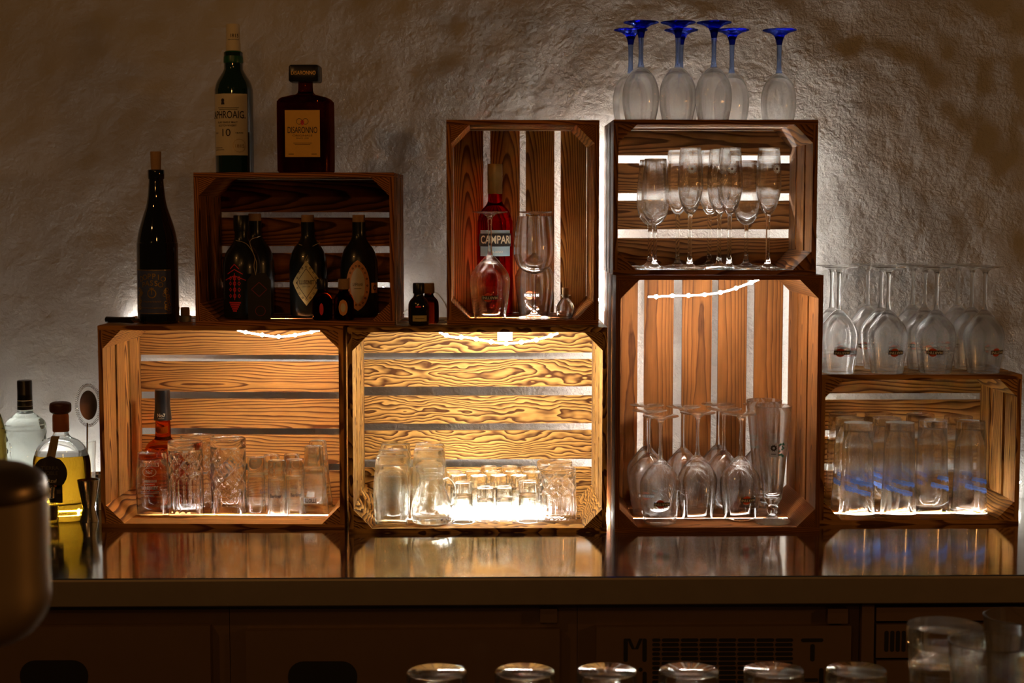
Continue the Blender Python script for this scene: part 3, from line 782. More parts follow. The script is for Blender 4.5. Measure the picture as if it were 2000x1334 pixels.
s3, _ = tumbler('shot_glass', 'taller upside-down shot glass, second row, left behind the front flared one', 'shot glass', .082, .0168, .0175, .0185, .024, .002, P(896, .135, B1), group='small shot glasses in the pitcher crate', rf=ribbed(12, .0006, .07)); s3['h'] = .0824
for px, Y, l in ((935, .128, 'second row, left of centre'), (974, .132, 'second row, centre'), (1014, .130, 'second row, right of centre'), (888, .178, 'third row, far left'), (924, .182, 'third row, left of centre'),
                 (962, .180, 'third row, centre'), (1001, .180, 'third row, right of centre'), (1036, .170, 'third row, beside the cut tumblers'), (955, .242, 'rearmost, left one'), (995, .242, 'rearmost, right one'), (1032, .235, 'rearmost, behind the cut tumblers')):
    dup(s3, P(px, Y, B1), f'taller upside-down shot glass in the pitcher crate, {l}', rz=px*.3)
def cut_tumbler(label, H, r, px, Y):
    z = B1; th = .004; base = .014
    out = [(r*.90, 0), (r*.94, .002)]+[(r*.94+r*.06*k/36, .004+(H-.004)*k/36) for k in range(37)]
    inn = [(r-.001, H+.0004), (r-.0022, H), (r-th, H*.6), (r*.96-th, base+.004), (r*.9-th, base)]
    rf0 = cut_rf(H, 9, .0020, .012, .050, 18)
    def rf(rr, t, zz): return rf0(rr, t, zz) if rr > r*.93 and .003 < zz < H-.010 else rr
    o = glass_obj('cut_tumbler', [(0, .001)]+out+inn+[(0, base)], 'cut', 90, rf, 22)
    o.location = (X(px, Y, z), Y, z+H+.0004); o.rotation_euler = FLIP; o['h'] = H+.0004
    return tag(o, label, 'tumbler', 'cut tumblers in the pitcher crate')
ct = cut_tumbler('upside-down diamond-cut short tumbler, the nearer of two at right in the pitcher crate', .104, .0385, 1089, .082)
dup(ct, P(1083, .168, B1), 'upside-down diamond-cut short tumbler, the farther of two at right in the pitcher crate', rz=.35)
# beer glasses in the right crate
def beer():
    H = .190; loc = P(1673, .108, B1)
    o, R = tumbler('beer_glass', 'x', 'beer glass', H, .0288, .0318, .0362, .016, .0022, loc, group='tall beer glasses in the right crate', seg=48, mat='thin')
    b = MB(); fn = cyl(lambda z: R(z)+.0005)
    rnd = random.Random(3)
    for row, (z0, x0, x1, sl) in enumerate(((.118, -.030, .020, -.22), (.136, -.022, .034, -.25))):
        x = x0
        while x < x1:
            h = rnd.choice((.0065, .0065, .009, .0115)); zc = z0+sl*x
            put(b, line2d(x, zc-h/2, x+.0012, zc+h/2, .0014, 2), fn)
            put(b, line2d(x, zc-.002, x+.0024, zc+.0018, .0014, 2), fn)
            x += .0026
        put(b, line2d(x0, z0+sl*x0-.004, x1, z0+sl*x1-.004, .0010, 10), fn)
    b.build('blue_script', 'bluep', o, smooth=False); o['h'] = H+.0004
    o['label'] = 'upside-down beer glass with blue script, front left of the right crate'
    for px, Y, l in ((1754, .108, 'front row, second from left'), (1892, .128, 'front row, rightmost'), (1657, .184, 'second row, far left'), (1729, .186, 'second row, second from left'), (1818, .148, 'second row, centre'),
                     (1868, .208, 'second row, behind the rightmost'), (1643, .261, 'rear row, leftmost'), (1713, .262, 'rear row, middle'), (1794, .245, 'rear row, rightmost')):
        dup(o, P(px, Y, B1), f'blue-script beer glass in the right crate, {l}', rz=((px*7) % 13-6)*.12)
beer()
# pilsner glasses
PF = [(0, 0), (.0345, 0), (.0355, .0012), (.030, .0032), (.014, .0075), (.0085, .013), (0, .013)]
PS = [(.0084, .0125), (.0075, .017), (.0105, .022), (.0120, .028), (.0100, .034), (.0105, .037)]
PO = [(0, .0362), (.0105, .0365), (.0145, .040), (.0185, .050), (.0215, .075), (.0255, .120), (.0300, .170), (.0362, .232)]
PI_ = [(.0357, .2325), (.0351, .232), (.0288, .170), (.0242, .120), (.0200, .077), (.0165, .058), (.010, .050), (0, .048)]
def pils_print(bowl, R):
    b = MB(); fn = cyl(R, .0005); fn2 = cyl(R, .0009)
    put(b, patch(.016, .026), fn, -.004, .148, 0); put(b, ring2d(.0025, .0055, 20), fn2, -.004, .152, 1)
    for k in range(10): a = 2*PI*k/10; put(b, disc2d(.0010, 6), fn2, -.004+.0062*math.cos(a), .152+.0062*math.sin(a), 1)
    put(b, patch(.010, .0015), fn2, -.004, .140, 1)
    rnd = random.Random(5)
    for k in range(16): put(b, disc2d(.0022, 7), fn, .013+rnd.uniform(-.005, .005), .146+rnd.uniform(-.014, .016), 2)
    b.build('printed_label', ['grey_print', 'ink', 'leafgreen'], bowl, smooth=False)
M['leafgreen'] = plain('leaf_green_print', (.03, .16, .09), .5)
pils = stem_glass('pilsner_glass', 'beer glass', PF, PS, PO, PI_, print_fn=pils_print)
place(pils, P(1508, .048, B1), 'upright footed pilsner glass with green print, the nearer one by the right wall')
place(pils, P(1490, .142, B1), 'upright footed pilsner glass, standing behind the nearer one', rz=2.5)

# ================================================================== bottles
def px_prof(pts, Y): s = S(Y); return [(r/s, h/s) for r, h in pts]
def body(nm, pts, mat, t, seg=40, rf=None, n=4, sharp=50):
    return glass_obj(nm, [(0, pts[0][1])]+catmull(pts, n)+[(0, pts[-1][1])], mat, seg, rf, sharp, t)
def label_obj(t, w, h, z, R, mats, items, nm='label', xc=0, shape=None):
    b = MB(); fn = cyl(R, .0004) if not callable(R) else R
    put(b, shape or patch(w, h, 16, 2), fn, xc, z, 0)
    fn2 = cyl(R, .0009) if not callable(R) else R
    for it in items: put(b, it[0], fn2, it[1]+xc, z+it[2], it[3])
    return b.build(nm, mats, t, smooth=False)

def green_bottle():
    Y = .185; z = 1.5979; s = S(Y); t = thing('whisky_bottle', 'tall dark green whisky bottle with cream label on the dark crate', 'bottle', P(459, Y, z))
    body('bottle_glass', px_prof([(33, 0), (36.5, 3), (37, 12), (37, 150), (36.5, 162), (33, 175), (26, 187), (19.5, 198), (18, 206), (18.5, 232)], Y), 'green_dark', t)
    body('collar', px_prof([(18.7, 212), (19, 216), (18.2, 226), (16.5, 233), (14, 235)], Y), 'green_cap', t)
    c = body('capsule', px_prof([(14, 234.5), (13.9, 250), (13.2, 252), (13.2, 284), (12.6, 286)], Y), 'cream', t, n=1)
    R = 37/s; f = 1/s
    its = [(text2d('LAPHROAIG.', 14*f, 78*f, .01), -6*f, 18*f, 1), (text2d('ISLAY SINGLE MALT', 3.4*f, 42*f, .01), -4*f, 4*f, 1), (text2d('SCOTCH WHISKY', 3.4*f, 38*f, .01), -4*f, -2*f, 1),
           (text2d('10', 14*f, 17*f, .0), -7*f, -16*f, 1), (text2d('YEARS', 2.6*f, 16*f, .01), 20*f, -16*f, 1), (text2d('OLD', 2.6*f, 9*f, .01), -29*f, -16*f, 1), (text2d('1815', 6*f, 18*f, .0), 20*f, -41*f, 2), (ring2d(12*f, 12.6*f), 20*f, -40*f, 2),
           (patch(44*f, .8*f), -2*f, 32*f, 1), (patch(38*f, .8*f), -2*f, 29*f, 1), (disc2d(3.5*f), -12*f, 46*f, 1), (poly2d([(-4*f, -5*f), (4*f, -5*f), (2.5*f, 2*f), (-2.5*f, 2*f)]), -12*f, 43*f, 1), (patch(20*f, .9*f), -24*f, -44*f, 1), (patch(24*f, .9*f), -22*f, -48*f, 1)]
    label_obj(t, 76*f, 117*f, 93*f, R, ['cream', 'ink', 'gold'], its, xc=-5*f)
    b = MB(); fn = cyl(13.4*f); put(b, text2d('1815', 7*f, 17*f), fn, 4*f, 263*f); put(b, patch(24*f, .6*f), fn, 3*f, 256*f); b.build('capsule_print', 'ink', c, smooth=False)
green_bottle()

def rsq(n, ky=1.0):
    def rf(r, t, z):
        c, s_ = math.cos(t), math.sin(t); k = r/((abs(c)**n+abs(s_)**n)**(1/n)); return (k*c, k*s_*ky)
    return rf
def amaretto():
    Y = .115; z = 1.5979; s = S(Y); f = 1/s; t = thing('liqueur_bottle', 'square amber liqueur bottle with gold label and block stopper', 'bottle', P(598.5, Y, z), math.radians(-3))
    sq = lambda r, th, zz: rsq(7 if zz < 150*f else 2.2, .8)(r, th, zz)
    body('bottle_glass', px_prof([(48, 0), (51, 3), (52, 12), (52, 128), (50.5, 137), (45, 143), (32, 147), (19, 151), (14.5, 158), (14, 178)], Y), 'amberdk', t, 56, sq, 3)
    b = MB(); b.lathe([(0, 174*f), (28*f, 174*f), (30*f, 177*f), (29.5*f, 203*f), (27*f, 206*f), (0, 206*f)], 48, rf=rsq(9, .8)); c = b.build('stopper', 'black', t)
    b = MB(); put(b, text2d('DISARONNO', 7.5*f, 47*f), flat(-24.6*f), 0, 190*f); b.build('stopper_print', 'gold', c, smooth=False)
    fn = flat(-42.2*f); b = MB(); put(b, patch(67*f, 89*f), fn, 0, 74*f, 0)
    f2 = flat(-42.6*f)
    for it in [(text2d('DISARONNO', 12*f, 57*f, .005), 0, 80*f, 1), (text2d('ORIGINALE', 3.2*f, 38*f), 0, 70*f, 1), (text2d('SINCE 1525', 2.6*f, 24*f), 0, 65*f, 1), (disc2d(3.4*f, 20, 5*f), 0, 95*f, 2),
               (ring2d(5*f, 5.8*f), -6*f, 97*f, 1), (ring2d(5*f, 5.8*f), 6*f, 97*f, 1), (patch(36*f, .6*f), 0, 56*f, 1), (patch(30*f, .6*f), 0, 53*f, 1), (patch(10*f, 1*f), -22*f, 35*f, 1), (patch(10*f, 1*f), 22*f, 35*f, 1)]:
        put(b, it[0], f2, it[1], it[2], it[3])
    b.build('label', ['goldlabel', 'ink', 'red'], t, smooth=False)
amaretto()

def wine_bottle():
    Y = .135; z = 1.3004; s = S(Y); f = 1/s; t = thing('wine_bottle', 'corked dark wine bottle with navy label left of the dark crate', 'bottle', P(310, Y, z), math.radians(-6))
    body('bottle_glass', px_prof([(35, 0), (39, 3), (40, 12), (40, 140), (39, 158), (35, 180), (27.5, 205), (20.5, 226), (16.8, 246), (15, 266), (14.2, 278), (15.8, 280), (16, 295), (14.5, 297)], Y), 'black_glass', t)
    body('cork', px_prof([(9.5, 296), (10, 310), (10.6, 330), (10, 332)], Y), 'cork', t, n=1)
    ar = [(text2d(c, 10*f, None, .012), (i-2.5)*9*f, (30-abs(i-2.5)**2*.9)*f, 1) for i, c in enumerate('DOPPIO')]
    ar += [(text2d(c, 10*f, None, .012), (i-2)*8.6*f, (17-abs(i-2)**2*.9)*f, 1) for i, c in enumerate('PASSO')]
    its = ar+[(ring2d(7*f, 9*f), 0, -3*f, 1), (patch(2*f, 14*f, 2), 0, 2*f, 1), (patch(9*f, 1.6*f, 2), 0, 7*f, 1), (text2d('PRIMITIVO', 3.4*f, 36*f), 0, -19*f, 1), (patch(44*f, .9*f), 0, -31*f, 1), (patch(76*f, 1.5*f), 0, 42*f, 1), (patch(76*f, 1.2*f), 0, -41*f, 1)]
    rnd = random.Random(2)
    for sx in (-1, 1):
        for k in range(13): its.append((ring2d(rnd.uniform(1.5, 3)*f, 4*f, 10), sx*(33+rnd.uniform(-5, 3)-k*.5)*f, (-34+k*3.2)*f, 1))
    label_obj(t, 78*f, 86*f, 62*f, 40*f, ['navy', 'gold'], its)
wine_bottle()

def cork_stopper():
    Y = .17; f = 1/S(Y); t = thing('bottle_stopper', 'small cork stopper with grey plastic cap standing beside the wine bottle', 'stopper', P(362, Y, 1.3004))
    body('cap', px_prof([(11, 0), (11.3, 1), (11.3, 11), (10.8, 12)], Y), 'grey_pl', t, n=1)
    body('cork', px_prof([(8.5, 11.9), (9, 20), (8.2, 27), (7, 28)], Y), 'cork', t, n=1)
cork_stopper()
def corkscrew():
    p = Vector(P(208, .135, 1.307)); q = Vector(P(262, .095, 1.3085)); t = thing('corkscrew', 'black waiter\'s corkscrew lying left of the wine bottle', 'corkscrew', p)
    d = q-p; b = MB(); b.tube([(0, 0, 0), tuple(d*.02), tuple(d*.5), tuple(d*.95), tuple(d)], [.004, .0065, .0058, .0066, .004], 10); b.build('handle', 'black', t)
    b = MB(); b.tube([tuple(d*.97), tuple(d*1.08), tuple(d*1.16)], [.0045, .0050, .0035], 8); b.tube([tuple(d*.5+Vector((0, -.004, .0045))), tuple(d*1.02+Vector((0, -.003, .005)))], .0018, 6); b.build('lever', 'steel_dk', t)
corkscrew()

# bottles in the dark crate
def gin(px, Y, label, neck, lab, z=1.3094):
    s = S(Y); f = 1/s; t = thing('spirit_bottle', label, 'bottle', P(px, Y, z))
    body('bottle_glass', px_prof([(30, 0), (34, 3), (35.5, 12), (36.5, 90), (35, 112), (29, 130), (19, 144), (14, 154), (12.8, 164), (13, 184)], Y), 'matte_glass', t)
    if neck == 'cork': body('stopper', px_prof([(12.2, 184), (12.4, 186), (12.2, 197), (11.5, 198)], Y), 'cork', t, n=1)
    else: body('stopper', px_prof([(14.5, 170), (14.8, 172), (14.8, 200), (14, 201)], Y), 'black', t, n=1)
    R = 36.6*f
    if lab == 'diamond':
        sh = poly2d([(0, 46*f), (12*f, 28*f), (31*f, 3*f), (14*f, -24*f), (0, -42*f), (-14*f, -24*f), (-31*f, 3*f), (-12*f, 28*f)]); sh2 = poly2d([(0, 30*f), (20*f, 2*f), (0, -27*f), (-20*f, 2*f)])
        its = [(line2d(-20*f, 2*f, 0, 30*f, 1*f), 0, 0, 1), (line2d(0, 30*f, 20*f, 2*f, 1*f), 0, 0, 1), (line2d(20*f, 2*f, 0, -27*f, 1*f), 0, 0, 1), (line2d(0, -27*f, -20*f, 2*f, 1*f), 0, 0, 1), (text2d('ILLUSIONIST', 8*f, 29*f, .01), 0, 3*f, 1), (text2d('DRY GIN', 3*f, 15*f), 0, -5*f, 1)]
        for k in range(16):
            a = 2*PI*k/16; its.append((ring2d(1.2*f, 2.1*f, 8), 22*f*math.cos(a)*.9, 2*f+30*f*math.sin(a)*(.75+.3*abs(math.sin(a))), 1))
        sh = grid_shape([(0, 46*f), (12*f, 28*f), (31*f, 3*f), (14*f, -24*f), (0, -42*f), (-14*f, -24*f), (-31*f, 3*f), (-12*f, 28*f)])
        label_obj(t, 0, 0, 65*f, R, ['ochre', 'ink'], its, shape=sh)
    if lab == 'ogive':
        v = [(24*f*math.cos(a)*(1 if abs(math.sin(a)) < .9 else .85), 44*f*math.sin(a)*(1+.12*abs(math.sin(a))**8)) for a in [2*PI*k/32 for k in range(32)]]
        sh = grid_shape(v)
        its = [(grid_shape([(x*.6, y*.72) for x, y in v]), 0, 0, 1), (text2d('SAFRANE', 6*f, 20*f, .01), 0, 2*f, 2), (patch(14*f, 1*f), 0, -6*f, 2)]
        for k in range(18): a = 2*PI*k/18; its.append((ring2d(1*f, 2*f, 8), 19*f*math.cos(a), 38*f*math.sin(a), 2))
        label_obj(t, 0, 0, 62*f, R, ['copper', 'cream', 'ink'], its, shape=sh)
        label_obj(t, 20*f, 20*f, 57*f, R, ['copper', 'ink'], [(ring2d(3*f, 5*f, 12), 0, 0, 1)], 'side_seal', xc=38*f)
    if lab == 'red':
        b = MB(); fn = cyl(36.7*f)
        for w_, z_ in ((9, 118), (16, 108), (22, 96)): put(b, line2d(-w_*f, (z_-8)*f, 0, (z_+1)*f, 1.6*f), fn, -9*f, -12*f); put(b, line2d(0, (z_+1)*f, w_*f, (z_-8)*f, 1.6*f), fn, -9*f, -12*f)
        for zz in (46, 58, 70, 80):
            for xx in (-9, 0, 9): put(b, ring2d(1.6*f, 3.2*f, 4 if xx else 10, 1.4), fn, (xx-9)*f, zz*f)
        put(b, patch(1.6*f, 52*f, 1, 4), fn, -9*f, 64*f)
        for k in range(5): put(b, patch((24-k*4)*f, 3*f, 4), fn, -9*f, (33-k*4)*f)
        b.build('red_print', 'red', t, smooth=False)
    return t, f
gin(473.5, .125, 'black spirit bottle with red print and black cap at the left of the dark crate', 'cap', 'red')
gin(500, .222, 'black spirit bottle with cork, half hidden behind the red-print bottle', 'cork', None)
gin(603, .185, 'black spirit bottle with ochre diamond label in the middle of the dark crate', 'cork', 'diamond')
gin(702, .185, 'black spirit bottle with copper pointed-oval label at the right of the dark crate', 'cork', 'ogive')
def hang_tag():
    Y = .078; f = 1/S(Y); t = thing('paper_tag', 'black hang tag with red diamond on twine, leaning on the red-print bottle', 'tag', P(507, Y, 1.3094))
    b = MB(); v = [(-22*f, 1*f), (22*f, 1*f), (23*f, 78*f), (12*f, 92*f), (-12*f, 92*f), (-23*f, 78*f)]
    b.prism(v, -.0006, .0006); b.build('card', 'tag', t, smooth=False)
    b = MB(); fn = flat(-.001)
    for a, c in (((-15, 60), (0, 74)), ((0, 74), (15, 60)), ((15, 60), (0, 46)), ((0, 46), (-15, 60))): put(b, line2d(a[0]*f, a[1]*f, c[0]*f, c[1]*f, 1.4*f), fn)
    put(b, ring2d(9*f, 10*f), fn, 2*f, 18*f); b.build('printed_diamond', plain('dull_red_print', (.22, .02, .03), .5), t, smooth=False)
    b = MB(); b.tube(catmull([(-6*f, -.001, 88*f), (-9*f, -.004, 105*f), (-8*f, -.002, 125*f), (-25*f, .012, 148*f), (-48*f, .025, 155*f)], 5), .0006, 5)
    b.tube(catmull([(-6*f, -.001, 90*f), (-4*f, -.003, 112*f), (-12*f, 0, 135*f), (-18*f, .012, 155*f), (0, .03, 163*f)], 5), .0006, 5); b.build('twine', 'string', t)
hang_tag()
def neck_twine():
    Y = .185-.0385; f = 1/S(Y); b = MB()
    b.tube(catmull([(-20*f, .018, 143*f), (-5*f, .0165, 137*f), (0, .012, 128*f), (-3*f, .001, 118*f), (-8*f, -.001, 108*f)], 5), .0007, 5); b.tube(catmull([(22*f, .018, 146*f), (6*f, .0165, 138*f), (0, .012, 128*f), (-1*f, .001, 112*f)], 5), .0007, 5)
    b.lathe([(0, -.004), (.002, -.003), (.0026, 0), (.002, .003), (0, .004)], 8, c=(-1*f, .008, 122*f))
    o = b.build('neck_twine', 'string'); o.location = P(603, Y, 1.3094); tag(o, 'twine knotted round the neck of the diamond-label bottle', 'twine')
neck_twine()
def mini(px, Y, z, label, cap, lab=None, mat='amberdk', k=1):
    f = k/S(Y); t = thing('miniature_bottle', label, 'bottle', P(px, Y, z), 0, 'miniature bottles')
    pr = [(r*f, h*f) for r, h in [(16, 0), (18.5, 2), (19.5, 8), (19.5, 36), (17, 46), (11, 53), (9, 57), (9, 62)]]
    glass_obj('bottle_glass', [(0, 0)]+catmull(pr, 4)+[(0, 62*f)], mat, 32, parent=t)
    glass_obj('cap', [(0, 60*f), (10.5*f, 60*f), (11*f, 62*f), (11*f, 78*f), (10*f, 80*f), (0, 80*f)], cap, 28, parent=t)
    if lab == 'oval': label_obj(t, 0, 0, 25*f, 19.6*f, ['copper', 'cream'], [(disc2d(5*f, 20, 9*f), 0, 0, 1)], shape=disc2d(9*f, 20, 16*f))
    if lab == 'red': label_obj(t, 0, 0, 22*f, 19.6*f, ['red'], [], 'red_print', shape=disc2d(4*f, 16, 12*f))
    if lab == 'strip': label_obj(t, 29*f, 11*f, 14*f, 19.6*f, ['ochre', 'ink'], [(patch(18*f, 1*f), 0, 0, 1)], xc=3*f); label_obj(t, 10*f, 3*f, 36*f, 19.6*f, ['red'], [], 'red_print')
mini(630, .083, 1.3094, 'dark miniature bottle with black cap, left of the pair in the dark crate', 'black', 'red')
mini(672, .083, 1.3094, 'amber miniature bottle with cork cap, right of the pair in the dark crate', 'cork', 'oval')
mini(818, .055, 1.3004, 'dark miniature bottle with black cap standing between the two upper crates', 'black', 'strip', 'black_glass', 1.04)
mini(838, .115, 1.3004, 'miniature bottle standing just behind the one between the two upper crates', 'cork', None, 'amberdk', .98)

def bitter_bottle():
    Y = .225; s = S(Y); f = 1/s; t = thing('bitter_bottle', 'tall red bitter bottle with black and pale blue label', 'bottle', P(967, Y, 1.3094))
    body('bottle_glass', px_prof([(31, 0), (33.5, 3), (34.5, 12), (34.5, 165), (33, 186), (27, 203), (18, 214), (14.2, 222), (13.6, 236), (13.4, 258)], Y), 'redliq', t)
    body('cap', px_prof([(14.2, 236), (14.4, 238), (14.2, 260), (14.8, 262), (14.8, 268), (14.2, 270), (14.8, 272), (14.4, 292), (13.6, 294)], Y), plain('brass_foil', (.45, .30, .10), .4, .5), t, n=1)
    label_obj(t, 66*f, 50*f, 141*f, 34.6*f, ['lightblue', 'ink', 'cream'], [(patch(74*f, 25*f), 0, 6*f, 1)], xc=0)
    b = MB(); put(b, text2d('CAMPARI', 15*f, 66*f, .02), cyl(35.7*f), 2*f, 147*f); put(b, text2d('MILANO', 4*f, 26*f), cyl(35.4*f), 2*f, 124*f, 0); b.build('label_lettering', 'cream', t, smooth=False)
bitter_bottle()
def vial():
    Y = .118; f = 1/S(Y); t = thing('round_vial', 'small round glass vial with cork in the bitter bottle crate', 'vial', P(1104, Y, 1.3094))
    out = [(8, 0), (14, 3), (18, 14), (16.5, 26), (10, 36), (7, 39), (7, 43), (10.5, 45), (10.5, 47)]
    inn = [(6, 47), (5.5, 40), (9, 34), (15, 25), (16.3, 14), (12.5, 5), (7, 2.5)]
    glass_obj('body', [(0, 0)]+catmull([(a*f, b*f) for a, b in out], 4)+catmull([(a*f, b*f) for a, b in inn], 4)+[(0, 2.2*f)], 'glass', 32, parent=t)
    glass_obj('cork', [(0, 41*f), (5.4*f, 41*f), (6.8*f, 60*f), (0, 60*f)], 'cork', 20, parent=t)
vial()
def whiskey_bottle():
    Y = .252; s = S(Y); f = 1/s; t = thing('whiskey_bottle', 'orange-brown whiskey bottle with black cap behind the etched whiskey glass', 'bottle', P(321, Y, B1))
    sq = lambda r, th, zz: rsq(4 if zz < 112*f else 2.0)(r, th, zz)
    body('bottle_glass', px_prof([(31, 0), (34.5, 4), (35.5, 14), (36, 100), (35.5, 112), (29, 124), (18, 132), (15.5, 138), (15, 150), (14, 178)], Y), 'amber', t, 48, sq)
    c = body('cap', px_prof([(17.5, 170), (17.5, 172), (15.5, 190), (14.8, 200), (14.8, 226), (13.8, 229)], Y), 'black', t, n=2)
    b = MB(); put(b, text2d('No7', 7*f, 16*f, .01), cyl(17.4*f), 0, 180*f); put(b, patch(12*f, .8*f), cyl(17.4*f), 0, 174*f); b.build('cap_print', 'cream', c, smooth=False)
whiskey_bottle()

# counter items at the left
def left_items():
    p = on(60, 1000, .9); Y = .235; f = 1/S(Y); t = thing('vodka_bottle', 'clear textured vodka bottle with black screw cap at the far left', 'bottle', P(54, Y, .9))
    dia = lambda r, th, z: r-(.0042*max(abs(((5*th/PI+z*42) % 1)-.5), abs(((5*th/PI-z*42) % 1)-.5)) if r > .03 and .02 < z < .175 else 0)
    body('bottle_glass', [(r*f, h*f) for r, h in [(36, 0), (39, 3), (40, 12), (40, 60), (40, 110), (40, 150), (39, 170), (36, 180), (24, 190), (16, 197), (15, 203), (14, 240)]], 'vodka', t, 80, dia, 8, 20)
    body('cap', [(r*f, h*f) for r, h in [(14.6, 203), (14.8, 204), (14.8, 214), (14.2, 215), (14.2, 258), (13.4, 260)]], 'black', t, n=1)
    b = MB()
    for h in (210, 221): b.lathe([(14.6*f, (h-.6)*f), (15*f, h*f), (14.6*f, (h+.6)*f)], 30)
    b.build('cap_ring', 'white', t)
    Y = .150; f = 1/S(Y); t = thing('tequila_bottle', 'round-shouldered bottle of golden spirit with dark oval label and brown stopper', 'bottle', P(123, Y, .9))
    ell = lambda r, th, z: (r*math.cos(th), r*math.sin(th)*(.62 if r > 20*f else .62+.38*(1-(r-15*f)/(5*f)) if r > 15*f else 1))
    body('bottle_glass', [(r*f, h*f) for r, h in [(44, 0), (50, 3), (54, 14), (57, 60), (56, 110), (53, 128)]], 'yellow', t, 48, ell)
    body('shoulder', [(r*f, h*f) for r, h in [(52.8, 128.3), (46, 145), (33, 158), (20, 164), (15, 170), (14, 180), (14, 205)]], 'glass', t, 48, ell)
    body('neck_wrap', [(r*f, h*f) for r, h in [(15.5, 175), (16, 177), (15.8, 205), (14.5, 210)]], 'orange_wrap', t, n=1)
    body('stopper', [(r*f, h*f) for r, h in [(12, 209), (20, 214), (21, 222), (20, 230), (14, 233)]], 'wax', t)
    b = MB(); fy = flat(-37*f); put(b, disc2d(33*f, 32, 34*f), fy, -13*f, 98*f, 0)
    put(b, patch(26*f, 34*f, 2), fy, -3*f, 57*f, 0)
    fz = flat(-37.5*f)
    put(b, text2d('3', 12*f, None, .02), fz, -10*f, 62*f, 2); put(b, patch(8*f, 8*f, 1), fz, 3*f, 62*f, 3)
    for s_, zz, hh, ww in (('TIERRA', 108, 7, 34), ('NOBLE', 98, 7, 30)): put(b, text2d(s_, hh*f, ww*f), fz, -13*f, zz*f, 3)
    put(b, text2d('Azul', 7*f, 18*f), fz, -10*f, 83*f, 2, .2); put(b, patch(18*f, 2.5*f), fz, -10*f, 73*f, 1)
    b.build('label', ['tag', 'orange_wrap', 'cream', plain('dark_gold_print', (.12, .09, .05), .6)], t, smooth=False)
    b = MB(); b.tube([(-8*f, -14.5*f, 172*f), (-10*f, -19*f, 162*f), (-12*f, -30*f, 148*f), (-13*f, -35*f, 128*f)], .0005, 4)
    v = [(-20*f, -35.5*f, 128*f), (-3*f, -35.5*f, 128*f), (2*f, -19*f, 168*f), (-14*f, -19*f, 168*f)]
    b.add(v+[(a, c-.0006, d) for a, c, d in v], [(3, 2, 1, 0), (4, 5, 6, 7), (0, 1, 5, 4), (1, 2, 6, 5), (2, 3, 7, 6), (3, 0, 4, 7)]); b.build('paper_strip', plain('ochre_strip', (.28, .20, .09), .6), t, smooth=False)
    Y = .185; f = 1/S(Y); t = thing('spirit_bottle', 'pale yellow spirit bottle cut by the left edge of the photo', 'bottle', P(-14, Y, .9))
    body('bottle_glass', [(r*f, h*f) for r, h in [(24, 0), (28, 3), (29, 12), (29, 150), (28, 170), (22, 195), (15, 215), (12, 240), (12, 262)]], 'yellow2', t)
    body('cap', [(r*f, h*f) for r, h in [(13, 250), (13.2, 251), (13.2, 275), (12, 277)]], 'gold', t, n=1)
    label_obj(t, 40*f, 60*f, 90*f, 29*f, ['cream'], [])
    p = on(101, 1021, .9); Y = p.y; f = 1/S(Y); t = thing('spice_jar', 'tiny faceted glass jar with dark metal lid in front of the golden bottle', 'jar', (p.x, Y, .9))
    oc = lambda r, th, z: r*(1-.05*abs(math.sin(4*th))) if r > 9*f else r
    pr = [(r*f, h*f) for r, h in [(11, 0), (13.5, 3), (14.5, 20), (14, 38), (10, 48), (9, 52)]]
    glass_obj('body', [(0, 0)]+catmull(pr, 4)+[(7.5*f, 52*f), (12*f, 38*f), (12.4*f, 20*f), (11*f, 6*f), (0, 5*f)], 'glass', 40, oc, parent=t)
    glass_obj('lid', [(0, 50*f), (10*f, 50*f), (10.2*f, 62*f), (12*f, 72*f), (8*f, 76*f), (0, 77*f)], 'steel_dk', 28, parent=t)
    glass_obj('contents', [(0, 6*f), (10.6*f, 7*f), (12*f, 20*f), (11.6*f, 34*f), (0, 35*f)], plain('brown_spice', (.22, .14, .07), .8, var=.3, nscale=400), 24, parent=t)
    def jig(px, py, top, label, k=1, mat='steel_dk'):
        p = on(px, py, .9); f = k/S(p.y)
        pr = [(15*f, 0), (18*f, .4*f), (12*f, 27*f), (12*f, 29*f), (21.5*f, 82*f), (22*f, 83*f), (21*f, 83*f), (11*f, 31*f), (0, 30*f)]
        o = glass_obj('jigger', [(0, 22*f), (10*f, 23*f), (16.8*f, 1*f)]+pr[1:], mat, 40); o.location = (p.x, p.y, .9); tag(o, label, 'jigger', 'steel jiggers at the left')
    jig(174, 1018, 937, 'steel double jigger standing in front, left of the crates')
    jig(193, 994, 930, 'darker steel jigger behind the front one, against the crate', .86)
    Y = .235; f = 1/S(Y); x = X(176, Y, .9)
    tmb, _ = tumbler('mixing_glass', 'straight glass holding a coil strainer beside the left crate', 'glass', 140*f, 15*f, 16*f, 18*f, .01, .0018, (x-.004, Y, .9), flip=False)
    t = thing('bar_strainer', 'steel coil strainer standing upright in the glass beside the left crate', 'strainer', (x-.004, Y, .9+6*f))
    t.location.z = .9+.0115
    b = MB(); b.tube([(0, 0, 0), (0, 0, 80*f), (2*f, 0, 165*f)], .0018, 8); b.build('handle', 'steel_dk', t)
    b = MB(); n = 640; b.tube([((23+3.4*math.cos(k*.62))*f*math.cos(2*PI*k/n)+5*f, 3.4*f*math.sin(k*.62), 200*f+(40+3.4*math.cos(k*.62))*f*math.sin(2*PI*k/n)) for k in range(n+1)], .00045, 4); b.build('coil', 'steel_dk', t); b = MB(); b.lathe([(0, -.0008), (17*f, -.0008), (17*f, .0008), (0, .0008)], 32, rf=lambda r, th, z: (r*math.cos(th), r*math.sin(th)*1.7)); o = b.build('plate', 'steel_dk', t); o.rotation_euler = (PI/2, 0, 0); o.location = (5*f, 0, 200*f)
left_items()

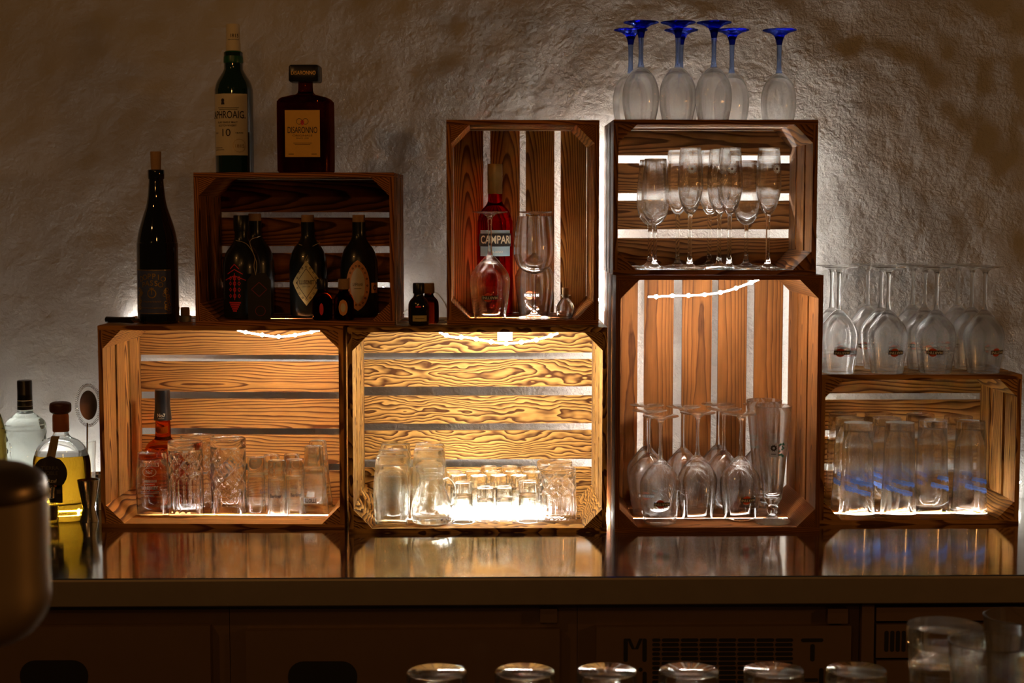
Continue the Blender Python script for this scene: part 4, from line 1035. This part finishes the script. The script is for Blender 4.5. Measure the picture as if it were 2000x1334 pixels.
# ================================================================== front bar, out of focus
BZ = .95
b = MB(); b.box((-1.3, -2.75, BZ-.04), (1.9, -1.28, BZ)); b.box((-1.3, -2.7, 0), (1.9, -1.4, BZ-.04)); tag(b.build('front_bar', plain('dark_bar_wood', (.05, .03, .02), .4)), 'dark bar in the foreground carrying the blurred glasses', 'bar')
def front_glasses():
    Y = -1.43
    H = at(1000, 1311, Y).z-BZ
    o, _ = tumbler('tumbler', 'x', 'tumbler', H, .0315, .032, .0335, .016, .0022, (X(853, Y, BZ+H), Y, BZ), group='blurred tumblers along the bottom edge'); o['h'] = H+.0004
    o['label'] = 'leftmost blurred upside-down tumbler along the bottom edge'
    for i, px in enumerate((1025, 1185, 1345, 1512, 1673)):
        dup(o, (X(px, Y, BZ+H), Y, BZ), ['second blurred upside-down tumbler from left along the bottom edge', 'third blurred upside-down tumbler from left, below the grille', 'fourth blurred upside-down tumbler from left, below the grille', 'fifth blurred upside-down tumbler from left along the bottom edge', 'sixth blurred upside-down tumbler, nearest the tall blurred glasses'][i], rz=i)
    Y = -1.50
    for px, py, yy, up, l in ((1846, 1222, -1.50, False, 'tall blurred glass with thick top at the lower right, leftmost of three'), (1934, 1253, -1.62, True, 'tall blurred glass at the lower right, nearest the corner'), (1992, 1203, -1.39, True, 'tall blurred glass cut by the right edge of the photo')):
        H = at(px, py, yy).z-BZ
        g, _ = tumbler('highball_glass', l, 'glass', H, .030 if up else .0375, .033, .0385 if up else .034, .02, .0026, (X(px, yy, BZ+H), yy, BZ), flip=not up, group='blurred tall glasses at the lower right')
front_glasses()
def tap():
    Y = -2.06; s = S(Y); f = 1/s; zt = at(0, 905, Y).z; x = X(-52, Y, zt)
    t = thing('metal_canister', 'blurred brassy metal canister on a post at the left edge', 'canister', (x, Y, BZ))
    zb = at(0, 1262, Y).z-BZ; zt -= BZ; r = .0455
    body('post', [(.030, 0), (.010, .01), (.009, zb+.01)], 'steel_dk', t, n=1)
    o = body('shell', [(.010, zb), (.026, zb+.004), (.038, zb+.013), (r, zb+.028), (r, zb+.05), (r, zt-.03), (r, zt-.022)], 'brass', t)
    body('lid', [(r*.96, zt-.022), (r*.99, zt-.020), (r*.95, zt-.010), (r*.7, zt-.002), (r*.3, zt)], plain('dark_brass_lid', (.20, .14, .08), .35, .9), t, n=3)
tap()
for o in list(COL.objects):
    if 'h' in o: del o['h']
